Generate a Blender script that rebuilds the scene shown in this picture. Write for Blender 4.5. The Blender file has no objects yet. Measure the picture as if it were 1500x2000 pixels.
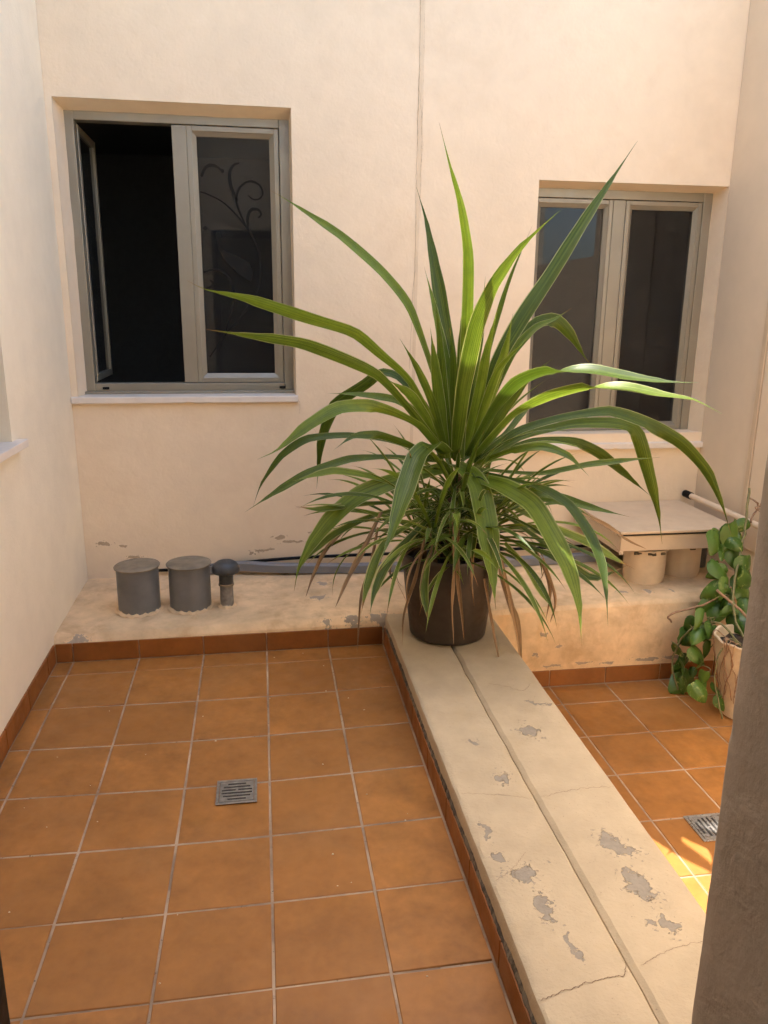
import bpy, bmesh, math, random
from mathutils import Vector, Matrix, Euler, noise as mnoise

random.seed(11)
SC = bpy.context.scene
COL = SC.collection

# ---------------------------------------------------------------- camera, sky, sun, exposure
cam_data = bpy.data.cameras.new('camera')
cam = bpy.data.objects.new('camera', cam_data)
COL.objects.link(cam)
SC.camera = cam
_yaw, _pitch, _roll = math.radians(8.898), math.radians(-14.519), math.radians(0.543)
_f = Vector((math.sin(_yaw) * math.cos(_pitch), math.cos(_yaw) * math.cos(_pitch), math.sin(_pitch)))
_r = Vector((math.cos(_yaw), -math.sin(_yaw), 0))
_u = _r.cross(_f)
_r2 = _r * math.cos(_roll) + _u * math.sin(_roll)
_u2 = -_r * math.sin(_roll) + _u * math.cos(_roll)
M = Matrix((_r2, _u2, -_f)).transposed().to_4x4()
M.translation = Vector((0.915, -3.424, 1.620))
cam.matrix_world = M
cam_data.sensor_fit = 'VERTICAL'
cam_data.sensor_height = 36.0
cam_data.lens = 36.0 * 1522.5 / 2000.0
cam_data.clip_start = 0.02
cam_data.clip_end = 500.0

SUN_K = Vector((-0.35, 0.38, 1.0)).normalized()          # direction towards the sun
sun_elev = math.asin(SUN_K.z)
sun_az = math.atan2(SUN_K.x, SUN_K.y)                    # from +Y towards +X
world = bpy.data.worlds.new('World')
SC.world = world
world.use_nodes = True
wn = world.node_tree
wn.nodes.clear()
w_out = wn.nodes.new('ShaderNodeOutputWorld')
w_bg = wn.nodes.new('ShaderNodeBackground')
w_sky = wn.nodes.new('ShaderNodeTexSky')
w_sky.sky_type = 'NISHITA'
w_sky.sun_disc = False
w_sky.sun_elevation = sun_elev
w_sky.sun_rotation = sun_az
w_sky.air_density = 1.0
w_sky.dust_density = 3.0
w_bg.inputs['Strength'].default_value = 0.135
wn.links.new(w_sky.outputs[0], w_bg.inputs[0])
wn.links.new(w_bg.outputs[0], w_out.inputs[0])

sun_data = bpy.data.lights.new('sun', 'SUN')
sun_data.energy = 3.1
sun_data.angle = math.radians(0.5)
sun_data.color = (1.0, 0.94, 0.86)
sun = bpy.data.objects.new('sun', sun_data)
COL.objects.link(sun)
sun.rotation_euler = SUN_K.to_track_quat('Z', 'Y').to_euler()
sun.location = (0, 3, 9)

SC.view_settings.view_transform = 'Standard'
SC.view_settings.look = 'None'
SC.view_settings.gamma = 1.0
SC.view_settings.use_curve_mapping = False
SC.view_settings.exposure = 2.37
SC.render.engine = 'CYCLES'
SC.cycles.max_bounces = 8
SC.cycles.diffuse_bounces = 6
SC.cycles.glossy_bounces = 3
SC.cycles.use_adaptive_sampling = True
SC.cycles.adaptive_threshold = 0.03
SC.cycles.adaptive_min_samples = 24
SC.cycles.caustics_reflective = False
SC.cycles.caustics_refractive = False
SC.cycles.transparent_max_bounces = 8

# ---------------------------------------------------------------- helpers
def tag(o, label=None, cat=None, group=None, kind=None):
    if label: o['label'] = label
    if cat: o['category'] = cat
    if group: o['group'] = group
    if kind: o['kind'] = kind
    return o

def empty(name, loc=(0, 0, 0)):
    o = bpy.data.objects.new(name, None)
    o.empty_display_size = 0.1
    o.location = loc
    COL.objects.link(o)
    return o

def link(name, mesh, parent=None):
    o = bpy.data.objects.new(name, mesh)
    COL.objects.link(o)
    if parent is not None:
        o.parent = parent
        w = parent
        # parents are only ever translated: undo it so that meshes can be written in world coordinates
        p = Vector(parent.location)
        while w.parent is not None:
            w = w.parent
            p += Vector(w.location)
        o.location = -p if (parent.parent is None) else Vector((0, 0, 0))
    return o

class MB:
    def __init__(s):
        s.v, s.f, s.uv = [], [], None
    def quad_strip(s, rings, closed=False, cap=False):
        n = len(rings[0]); b = len(s.v)
        for r in rings: s.v.extend([tuple(p) for p in r])
        for i in range(len(rings) - 1):
            for j in range(n if closed else n - 1):
                k = (j + 1) % n
                s.f.append((b + i * n + j, b + i * n + k, b + (i + 1) * n + k, b + (i + 1) * n + j))
        if cap and closed:
            s.f.append(tuple(b + j for j in range(n))[::-1])
            e = b + (len(rings) - 1) * n
            s.f.append(tuple(e + j for j in range(n)))
        return s
    def box(s, x0, x1, y0, y1, z0, z1, bev=0.0):
        if bev > 0:
            bm = bmesh.new()
            bmesh.ops.create_cube(bm, size=1.0)
            for q in bm.verts:
                q.co = Vector(((x0 + x1) / 2 + q.co.x * (x1 - x0), (y0 + y1) / 2 + q.co.y * (y1 - y0), (z0 + z1) / 2 + q.co.z * (z1 - z0)))
            bmesh.ops.bevel(bm, geom=bm.edges[:], offset=bev, segments=2, affect='EDGES', profile=0.5)
            s.add_bm(bm); bm.free()
            return s
        b = len(s.v)
        s.v += [(x0, y0, z0), (x1, y0, z0), (x1, y1, z0), (x0, y1, z0), (x0, y0, z1), (x1, y0, z1), (x1, y1, z1), (x0, y1, z1)]
        s.f += [tuple(b + i for i in q) for q in ((3, 2, 1, 0), (4, 5, 6, 7), (0, 1, 5, 4), (1, 2, 6, 5), (2, 3, 7, 6), (3, 0, 4, 7))]
        return s
    def add_bm(s, bm):
        b = len(s.v)
        bm.verts.index_update()
        s.v += [tuple(q.co) for q in bm.verts]
        s.f += [tuple(b + q.index for q in fc.verts) for fc in bm.faces]
    def lathe(s, cx, cy, prof, n=40, wob=0.0):
        rings = []
        for (r, z) in prof:
            rings.append([(cx + r * math.cos(2 * math.pi * i / n), cy + r * math.sin(2 * math.pi * i / n),
                           z + (wob * mnoise.noise(Vector((cx + 9 * math.cos(2 * math.pi * i / n), 9 * math.sin(2 * math.pi * i / n), z))) if wob else 0)) for i in range(n)])
        return s.quad_strip(rings, closed=True)
    def tube(s, pts, rad, n=8, cap=True):
        pts = [Vector(p) for p in pts]
        rings = []
        ref = Vector((0.13, 0.2, 1)).normalized()
        for i, p in enumerate(pts):
            t = (pts[min(i + 1, len(pts) - 1)] - pts[max(i - 1, 0)]).normalized()
            a = t.cross(ref)
            if a.length < 0.05: a = t.cross(Vector((1, 0, 0)))
            a.normalize(); c = t.cross(a)
            r = rad[i] if isinstance(rad, (list, tuple)) else rad
            rings.append([p + (a * math.cos(2 * math.pi * k / n) + c * math.sin(2 * math.pi * k / n)) * r for k in range(n)])
        return s.quad_strip(rings, closed=True, cap=cap)
    def mesh(s, name, mat, smooth=False, angle=None):
        me = bpy.data.meshes.new(name)
        me.from_pydata([tuple(q) for q in s.v], [], s.f)
        if s.uv:
            ul = me.uv_layers.new(name='UVMap')
            for lp in me.loops: ul.data[lp.index].uv = s.uv[lp.vertex_index]
        if mat: me.materials.append(mat)
        me.validate(); me.update()
        bm = bmesh.new(); bm.from_mesh(me)
        if s.uv is None: bmesh.ops.recalc_face_normals(bm, faces=bm.faces[:])
        bm.to_mesh(me); bm.free()
        if smooth:
            for p in me.polygons: p.use_smooth = True
            if angle:
                try: me.set_sharp_from_angle(angle=math.radians(angle))
                except Exception: pass
        return me
    def build(s, name, mat, parent=None, smooth=False, angle=None):
        return link(name, s.mesh(name, mat, smooth, angle), parent)

def catmull(pts, per=6):
    P = [Vector(p) for p in pts]
    P = [P[0] * 2 - P[1]] + P + [P[-1] * 2 - P[-2]]
    out = []
    for i in range(1, len(P) - 2):
        for k in range(per):
            t = k / per
            a, b, c, d = P[i - 1], P[i], P[i + 1], P[i + 2]
            out.append(0.5 * ((2 * b) + (c - a) * t + (2 * a - 5 * b + 4 * c - d) * t * t + (3 * b - a - 3 * c + d) * t ** 3))
    out.append(P[-2])
    return out

def resample(pts, n):
    L = [0.0]
    for a, b in zip(pts, pts[1:]): L.append(L[-1] + (b - a).length)
    out = []; j = 0
    for i in range(n):
        t = L[-1] * i / (n - 1)
        while j < len(L) - 2 and L[j + 1] < t: j += 1
        d = L[j + 1] - L[j]
        out.append(pts[j].lerp(pts[j + 1], (t - L[j]) / d if d > 1e-9 else 0))
    return out

# ---------------------------------------------------------------- materials
class NT:
    def __init__(s, name):
        s.m = bpy.data.materials.new(name)
        s.m.use_nodes = True
        s.t = s.m.node_tree
        s.t.nodes.clear()
        s.out = s.t.nodes.new('ShaderNodeOutputMaterial')
    def n(s, kind, ins=None, **props):
        nd = s.t.nodes.new('ShaderNode' + kind)
        for k, v in props.items(): setattr(nd, k, v)
        for k, v in (ins or {}).items():
            if isinstance(v, bpy.types.NodeSocket): s.t.links.new(v, nd.inputs[k])
            else: nd.inputs[k].default_value = v
        return nd
    def pos(s): return s.n('NewGeometry').outputs['Position']
    def noise(s, vec, scale, detail=4, rough=0.55, dist=0.0):
        return s.n('TexNoise', {'Vector': vec, 'Scale': scale, 'Detail': min(detail, 4), 'Roughness': rough, 'Distortion': dist}).outputs['Fac']
    def math(s, op, a, b=0.0, c=None, clamp=False):
        ins = {0: a, 1: b}
        if c is not None: ins[2] = c
        return s.n('Math', ins, operation=op, use_clamp=clamp).outputs[0]
    def rng(s, v, a, b, c=0.0, d=1.0):
        return s.n('MapRange', {'Value': v, 'From Min': a, 'From Max': b, 'To Min': c, 'To Max': d}).outputs[0]
    def mix(s, f, a, b, mode='MIX'):
        nd = s.n('Mix', data_type='RGBA', blend_type=mode)
        for i, v in ((0, f), (6, a), (7, b)):
            if isinstance(v, bpy.types.NodeSocket): s.t.links.new(v, nd.inputs[i])
            else: nd.inputs[i].default_value = v if i == 0 else tuple(v) + ((1.0,) if len(v) == 3 else ())
        return nd.outputs[2]
    def bump(s, h, strength, dist=0.01, normal=None):
        ins = {'Height': h, 'Strength': strength, 'Distance': dist}
        if normal is not None: ins['Normal'] = normal
        return s.n('Bump', ins).outputs[0]
    def bsdf(s, col, rough=0.8, normal=None, **kw):
        ins = {'Roughness': rough}
        if isinstance(col, bpy.types.NodeSocket): ins['Base Color'] = col
        else: ins['Base Color'] = tuple(col) + (1.0,)
        if normal is not None: ins['Normal'] = normal
        for k, v in kw.items(): ins[k.replace('_', ' ')] = v
        b = s.n('BsdfPrincipled', ins)
        s.t.links.new(b.outputs[0], s.out.inputs['Surface'])
        return b
    def patch_field(s, vec, patches, amp=0.9, scale=38, warp=.11):
        """smallest normalised distance to a list of ellipses (x,y,z,rx,ry,rz,rotz), roughened by noise"""
        best = None
        dn = s.n('TexNoise', {'Vector': vec, 'Scale': 17.0, 'Detail': 5.0, 'Roughness': .6}).outputs['Color']
        off = s.n('VectorMath', {0: dn, 1: (.5, .5, .5)}, operation='SUBTRACT').outputs[0]
        sc = s.n('VectorMath', {0: off, 1: (warp, warp, warp * .35)}, operation='MULTIPLY').outputs[0]
        wv = s.n('VectorMath', {0: vec, 1: sc}, operation='ADD').outputs[0]
        for (x, y, z, rx, ry, rz, rot) in patches:
            mp = s.n('Mapping', {'Vector': wv, 'Location': (x, y, z), 'Rotation': (0, 0, rot), 'Scale': (rx, ry, rz)}, vector_type='TEXTURE')
            d = s.n('VectorMath', {0: mp.outputs[0]}, operation='LENGTH').outputs['Value']
            best = d if best is None else s.math('MINIMUM', best, d)
        nz = s.noise(vec, scale, 6, 0.7)
        d1 = s.math('ADD', best, s.math('MULTIPLY', s.math('SUBTRACT', nz, 0.5), amp * 2))
        # scattered flakes round each patch
        fl = s.rng(s.noise(vec, 75, 3, .6), .60, .63)
        near = s.rng(best, 1.3, 2.3, 1, 0)
        return d1, s.math('GREATER_THAN', s.math('MULTIPLY', fl, near), .45)

def plaster(name, col, bump=0.35, patches=None, patch_col=(0.36, 0.31, 0.26), var=0.10, stain=None, fine=90, pscale=38, lumps=0.0, speck=0.0, amp=0.9, pbump=0.0, streak=0.0):
    k = NT(name); p = k.pos()
    big = k.noise(p, 1.3, 3)
    mid = k.noise(p, 9, 5, 0.6)
    c2 = tuple(x * (1 - var * 1.6) for x in col); c1 = tuple(min(1, x * (1 + var * .5)) for x in col)
    c = k.mix(k.rng(k.math('ADD', k.math('MULTIPLY', big, .6), k.math('MULTIPLY', mid, .4)), .35, .65), c2, c1)
    if stain:
        st_col, sc, lo, hi = stain
        c = k.mix(k.rng(k.noise(p, sc, 7, .7, .3), lo, hi, 0, .75), c, st_col)
    if streak:
        sv = k.n('Mapping', {'Vector': p, 'Scale': (16.0, 16.0, .8)}).outputs[0]
        sm = k.math('MULTIPLY', k.rng(k.noise(sv, 1.0, 4, .6), .50, .75), k.rng(k.noise(p, 1.7, 3), .40, .62))
        c = k.mix(k.math('MULTIPLY', sm, streak), c, tuple(x * .55 for x in col))
    h = k.math('ADD', k.math('MULTIPLY', k.noise(p, fine, 4, .6), .5), k.math('MULTIPLY', k.noise(p, 14, 4, .55, .6), .9))
    if lumps: h = k.math('ADD', h, k.math('MULTIPLY', k.noise(p, 5, 2), lumps))
    if speck:
        sp = k.rng(k.noise(p, 150, 3, .6), .68, .75)
        c = k.mix(k.math('MULTIPLY', sp, speck), c, tuple(x * .35 for x in col))
    if patches:
        d, fl = k.patch_field(p, patches, amp, pscale)
        m = k.math('MAXIMUM', k.rng(d, .95, 1.03, 1, 0), k.math('MULTIPLY', fl, .8))
        pc = k.mix(k.noise(p, 45, 5), tuple(x * .75 for x in patch_col), tuple(x * 1.2 for x in patch_col))
        halo = k.rng(d, 1.0, 1.5, .35, 0)
        c = k.mix(halo, c, tuple(min(1, x * 1.12) for x in col))
        c = k.mix(m, c, pc)
        if pbump: h = k.math('SUBTRACT', h, k.math('MULTIPLY', m, pbump))
    k.bsdf(c, .88, k.bump(h, bump, .004), **{'Specular_IOR_Level': .25})
    return k.m

def simple(name, col, rough=.5, metallic=0.0, var=.08, scale=20, bump=0.0, bscale=120, spec=.5, coat=0.0):
    k = NT(name); p = k.pos()
    nz = k.noise(p, scale, 4)
    c = k.mix(k.rng(nz, .3, .7), tuple(x * (1 - var) for x in col), tuple(min(1, x * (1 + var)) for x in col))
    nrm = k.bump(k.noise(p, bscale, 3), bump, .002) if bump else None
    k.bsdf(c, k.rng(k.noise(p, scale * 2.3, 3), .3, .7, max(.02, rough - .08), min(1, rough + .1)), nrm, Metallic=metallic, **{'Specular_IOR_Level': spec, 'Coat_Weight': coat})
    return k.m

WALL = (0.85, 0.695, 0.505)
MT = {}
MT['wall_back'] = plaster('plaster_back', WALL, .65, [
    (.022, .93, .343, .035, .2, .012, 0), (.117, .93, .325, .02, .2, .008, 0), (.182, .93, .262, .05, .2, .007, 0),
    (.986, .93, .345, .03, .2, .011, 0), (1.05, .93, .318, .06, .2, .008, 0), (.832, .93, .258, .022, .2, .010, 0), (1.163, .93, .369, .012, .2, .006, 0),
    (.90, .93, .272, .05, .2, .006, 0)], (.52, .39, .26), .05, fine=55, lumps=.9, amp=.9, stain=((.74, .58, .40), 2.6, .50, .85), streak=.0)
MT['wall_left'] = plaster('plaster_left', (.88, .785, .61), .6, var=.05, fine=70, lumps=.8)
MT['wall_right'] = plaster('plaster_right', (.72, .595, .44), .10, var=.04, fine=70)
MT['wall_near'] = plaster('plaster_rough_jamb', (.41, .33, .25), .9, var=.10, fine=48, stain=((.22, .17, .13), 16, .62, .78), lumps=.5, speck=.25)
MT['ledge'] = plaster('ledge_plaster', (.80, .58, .345), .8, [
    (1.183, .438, .15, .035, .028, .2, .3), (1.327, .155, .13, .03, .02, .2, 0), (1.465, .16, .15, .05, .02, .2, .1), (1.19, .15, .14, .03, .012, .2, 0),
    (.021, .15, .13, .035, .014, .2, 0), (1.213, .641, .15, .025, .03, .2, 0), (2.783, .254, .18, .03, .02, .2, 0), (2.916, .235, .18, .02, .02, .2, 0), (3.05, .24, .18, .012, .012, .2, 0),
    (2.38, .1, -.05, .02, .05, .008, 0), (2.30, .1, .02, .015, .05, .012, 0), (2.36, .1, -.155, .05, .05, .007, 0), (2.52, .1, -.150, .05, .05, .006, 0), (2.66, .1, -.16, .03, .05, .007, 0),
    (2.88, .1, -.150, .07, .05, .010, 0), (3.02, .1, -.15, .05, .05, .012, 0), (2.26, .1, -.09, .012, .05, .012, 0)],
    (.38, .31, .235), .24, stain=((.46, .29, .15), 6.5, .50, .76), fine=60, lumps=.4, speck=.35)
MT['low_wall'] = plaster('coping_plaster', (.50, .390, .250), .95, [
    (1.841, -.998, .137, 0.0296, 0.0418, .2, .3), (1.665, -1.251, .133, 0.0222, 0.0380, .2, 0), (1.872, -1.60, .127, 0.0296, 0.0418, .2, .2), (1.90, -1.645, .126, 0.0296, 0.0228, .2, 0),
    (1.880, -1.78, .123, 0.0281, 0.0570, .2, .15), (1.890, -1.915, .121, 0.0207, 0.0304, .2, 0), (1.84, -1.90, .121, 0.0104, 0.0228, .2, .4), (1.585, -1.68, .125, 0.0407, 0.0274, .2, .2),
    (1.600, -1.805, .123, 0.0207, 0.0418, .2, -.1), (1.537, -1.62, .126, 0.0178, 0.0167, .2, 0), (1.53, -1.49, .129, 0.0118, 0.0418, .2, .1), (1.62, -1.03, .135, 0.0185, 0.0152, .2, 0),
    (1.93, -.80, .14, 0.0370, 0.0061, .2, -.1), (1.98, -.82, .14, 0.0222, 0.0076, .2, 0), (1.62, -1.93, .12, 0.0074, 0.0380, .2, 0)],
    (.315, .265, .20), .12, stain=((.46, .34, .19), 3.2, .55, .85), fine=95, lumps=.3, speck=.6, amp=1.25, pscale=52, pbump=2.2)

def tile_mat(name, col):
    k = NT(name); p = k.pos()
    oi = k.n('ObjectInfo').outputs['Random']
    off = k.n('VectorMath', {0: p, 1: k.n('CombineXYZ', {0: k.math('MULTIPLY', oi, 37.0), 1: k.math('MULTIPLY', oi, 91.0), 2: 0.0}).outputs[0]}, operation='ADD').outputs[0]
    a = k.noise(off, 7, 4, .55, .4); b = k.noise(off, 34, 5, .6)
    f = k.math('ADD', k.math('MULTIPLY', a, .65), k.math('MULTIPLY', b, .35))
    c = k.mix(k.rng(f, .33, .68), tuple(x * .70 for x in col), tuple(min(1, x * 1.22) for x in col))
    c = k.mix(k.math('MULTIPLY', k.rng(oi, 0, 1), .6), c, tuple(x * .72 for x in col))
    sp = k.rng(k.noise(p, 210, 2, .5), .72, .78)
    c = k.mix(k.math('MULTIPLY', sp, .25), c, (.12, .05, .02))
    dust_haze = k.rng(k.noise(p, 2.1, 5, .65), .5, .8, 0, .12)
    c = k.mix(dust_haze, c, (.50, .33, .16))
    c = k.mix(k.rng(k.noise(p, 1.25, 4, .6, .5), .48, .72, 0, .34), c, tuple(x * .55 for x in col))
    rough = k.rng(k.noise(p, 11, 4), .3, .7, .38, .66)
    k.bsdf(c, rough, k.bump(k.math('ADD', k.math('MULTIPLY', b, .3), k.noise(off, 6, 2)), .12, .003), **{'Specular_IOR_Level': .4})
    return k.m
MT['tile'] = tile_mat('terracotta_tile', (.375, .154, .033))
MT['skirt'] = tile_mat('terracotta_skirting', (.29, .102, .022))
def grout_mat():
    k = NT('grout'); p = k.pos()
    c = k.mix(k.rng(k.noise(p, 3.5, 6, .7), .38, .66), (.25, .175, .12), (.52, .385, .26))
    c = k.mix(k.rng(k.noise(p, 60, 4, .7), .62, .7), c, (.10, .075, .055))
    k.bsdf(c, .95, k.bump(k.noise(p, 160, 3), .5, .002), **{'Specular_IOR_Level': .2})
    return k.m
MT['grout'] = grout_mat()
MT['alu'] = simple('champagne_aluminium', (.30, .268, .205), .38, .35, .05, 6, .04, 300)
MT['alu_dark'] = simple('dark_gasket', (.03, .028, .025), .5)  # plain dark gasket colour
MT['sill'] = simple('pale_marble', (.74, .66, .57), .5, 0, .05, 14, .1, 60)
MT['black'] = simple('black_plastic', (.004, .004, .004), .5, spec=.2)
MT['pvc_grey'] = simple('grey_pvc', (.15, .15, .147), .42, 0, .15, 9, .05, 90)
MT['pvc_cap'] = simple('dusty_cap', (.22, .18, .125), .6, 0, .28, 14, .1, 80)
MT['pvc_dark'] = simple('dark_rubber', (.05, .052, .055), .45, 0, .1, 30)
MT['strip'] = simple('grey_cable_duct', (.19, .195, .21), .4, 0, .08, 10)
MT['cream_pipe'] = simple('cream_painted_pipe', (.66, .53, .385), .6, 0, .08, 14, .1, 50)
MT['box'] = simple('beige_enamel', (.60, .47, .325), .5, 0, .06, 9, .05, 60)
MT['box_dark'] = simple('painted_shade', (.035, .03, .025), .8)  # dark colour standing for shade inside the box and the drains
MT['pot'] = simple('brown_plastic_pot', (.038, .026, .018), .5, 0, .14, 18, .06, 70)
MT['soil'] = simple('dark_soil', (.035, .024, .016), .95, 0, .4, 60, .8, 70)
MT['planter'] = simple('cream_terracotta', (.63, .52, .36), .75, 0, .14, 16, .3, 60)
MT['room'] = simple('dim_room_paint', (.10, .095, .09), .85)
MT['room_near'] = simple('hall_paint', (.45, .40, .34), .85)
MT['chair'] = simple('black_chair', (.015, .015, .016), .5)
MT['bark'] = simple('dry_stem', (.20, .115, .06), .85, 0, .3, 60, .5, 90)
MT['vine'] = simple('vine_stem', (.16, .15, .06), .7, 0, .3, 60)
MT['root'] = simple('dry_root', (.30, .19, .115), .85, 0, .25, 70)
MT['steel'] = simple('drain_steel', (.30, .275, .235), .36, .55, .22, 45, .15, 120)
MT['steel_bright'] = simple('drain_steel_clean', (.42, .41, .39), .3, .75, .15, 45, .1, 120)
MT['crack'] = simple('crack_dark', (.17, .105, .06), .95)
MT['hairline'] = simple('hairline_crack', (.42, .31, .20), .95)
MT['joint'] = plaster('joint_filler', (.76, .61, .43), .6, var=.08, fine=60)
MT['moss'] = plaster('dirty_mortar', (.20, .16, .11), 1.0, var=.4, fine=80, stain=((.035, .03, .024), 26, .46, .56), lumps=.6)
MT['decal'] = simple('black_vinyl_film', (.018, .017, .015), .8, spec=.1)

def glass_mat():
    k = NT('window_glass')
    fr = k.n('Fresnel', {'IOR': 1.52}).outputs[0]
    tr = k.n('BsdfTransparent', {'Color': (.42, .43, .42, 1)})
    gl = k.n('BsdfGlossy', {'Color': (1, 1, 1, 1), 'Roughness': .02})
    mx = k.n('MixShader', {0: k.math('MULTIPLY', fr, .6, clamp=True), 1: tr.outputs[0], 2: gl.outputs[0]})
    df = k.n('BsdfDiffuse', {'Color': (.50, .47, .42, 1)})
    dust_haze = k.rng(k.noise(k.pos(), 6, 4, .65), .3, .7, .022, .05)  # dust film, also put in to lift the pane's black reflection to grey
    m2 = k.n('MixShader', {0: dust_haze, 1: mx.outputs[0], 2: df.outputs[0]})
    k.t.links.new(m2.outputs[0], k.out.inputs['Surface'])
    return k.m
MT['glass'] = glass_mat()

def leaf_mat(name, dark, light, margin, marg_w, tipcol, stripe=.5, transl=.42, tip_at=.94):
    k = NT(name)
    uv = k.n('UVMap').outputs[0]
    sep = k.n('SeparateXYZ', {0: uv})
    u, v = sep.outputs[0], sep.outputs[1]
    oi = k.n('ObjectInfo').outputs['Random']
    e = k.math('ABSOLUTE', k.math('SUBTRACT', k.math('MULTIPLY', u, 2.0), 1.0))     # 0 midrib .. 1 edge
    vec = k.n('CombineXYZ', {0: k.math('MULTIPLY', u, 9.0), 1: k.math('MULTIPLY', v, .8), 2: k.math('MULTIPLY', oi, 53.0)}).outputs[0]
    st = k.noise(vec, 2.2, 3, .6)
    vec2 = k.n('CombineXYZ', {0: k.math('MULTIPLY', u, 40.0), 1: k.math('MULTIPLY', v, 1.4), 2: k.math('MULTIPLY', oi, 31.0)}).outputs[0]
    fine = k.noise(vec2, 1.6, 2, .5)
    f = k.math('ADD', k.math('MULTIPLY', k.rng(st, .42, .62), stripe), k.math('MULTIPLY', k.rng(fine, .35, .65), .28))
    f = k.math('ADD', f, k.math('MULTIPLY', k.math('SUBTRACT', oi, .5), .75), clamp=True)
    c = k.mix(f, dark, light)
    blotch = k.rng(k.noise(k.pos(), 22, 4), .4, .75, 0, .25)
    c = k.mix(blotch, c, tuple(x * .6 for x in dark))
    mg = k.rng(k.math('ADD', e, k.math('MULTIPLY', k.math('SUBTRACT', st, .5), .18)), 1 - marg_w, 1 - marg_w + .04)
    c = k.mix(k.math('MULTIPLY', mg, k.rng(k.math('FRACT', k.math('MULTIPLY', oi, 3.7)), 0, 1, .25, .9)), c, margin)
    tipm = k.rng(k.math('ADD', v, k.math('MULTIPLY', k.math('SUBTRACT', k.noise(vec, 3, 3), .5), .10)), tip_at, tip_at + .05)
    tipm = k.math('MULTIPLY', tipm, k.rng(k.math('FRACT', k.math('MULTIPLY', oi, 7.3)), .25, .45))
    c = k.mix(tipm, c, tipcol)
    nrm = k.bump(fine, .25, .002)
    b = k.n('BsdfPrincipled', {'Base Color': c, 'Roughness': .40, 'Normal': nrm, 'Specular IOR Level': .38})
    t = k.n('BsdfTranslucent', {'Color': k.mix(.5, c, k.mix(1.0, c, (1.0, 1.0, .35), 'MULTIPLY')), 'Normal': nrm})
    mx = k.n('MixShader', {0: transl, 1: b.outputs[0], 2: t.outputs[0]})
    k.t.links.new(mx.outputs[0], k.out.inputs['Surface'])
    return k.m
MT['leaf'] = leaf_mat('long_leaf', (.052, .088, .009), (.23, .32, .034), (.55, .55, .27), .10, (.30, .15, .05))
MT['leaf_small'] = leaf_mat('narrow_leaf', (.055, .095, .012), (.25, .34, .045), (.66, .62, .30), .24, (.33, .16, .06), tip_at=.88)
MT['leaf_dead'] = leaf_mat('dry_leaf', (.20, .115, .055), (.44, .30, .17), (.46, .33, .2), .12, (.30, .17, .08), transl=.2)

def pothos_mat():
    k = NT('heart_leaf')
    uv = k.n('UVMap').outputs[0]
    oi = k.n('ObjectInfo').outputs['Random']
    vec = k.n('VectorMath', {0: uv, 1: k.n('CombineXYZ', {0: k.math('MULTIPLY', oi, 17.0), 1: k.math('MULTIPLY', oi, 41.0), 2: 0.0}).outputs[0]}, operation='ADD').outputs[0]
    c = k.mix(k.rng(oi, 0, 1), (.042, .105, .012), (.095, .185, .028))
    vm = k.math('MULTIPLY', k.rng(k.noise(vec, 3.5, 6, .7, .8), .56, .66), k.rng(k.math('FRACT', k.math('MULTIPLY', oi, 5.7)), .35, .6))
    c = k.mix(k.math('MULTIPLY', vm, .8), c, (.38, .44, .14))
    b = k.n('BsdfPrincipled', {'Base Color': c, 'Roughness': .33, 'Specular IOR Level': .5})
    t = k.n('BsdfTranslucent', {'Color': c})
    mx = k.n('MixShader', {0: .22, 1: b.outputs[0], 2: t.outputs[0]})
    k.t.links.new(mx.outputs[0], k.out.inputs['Surface'])
    return k.m
MT['pothos'] = pothos_mat()
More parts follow.
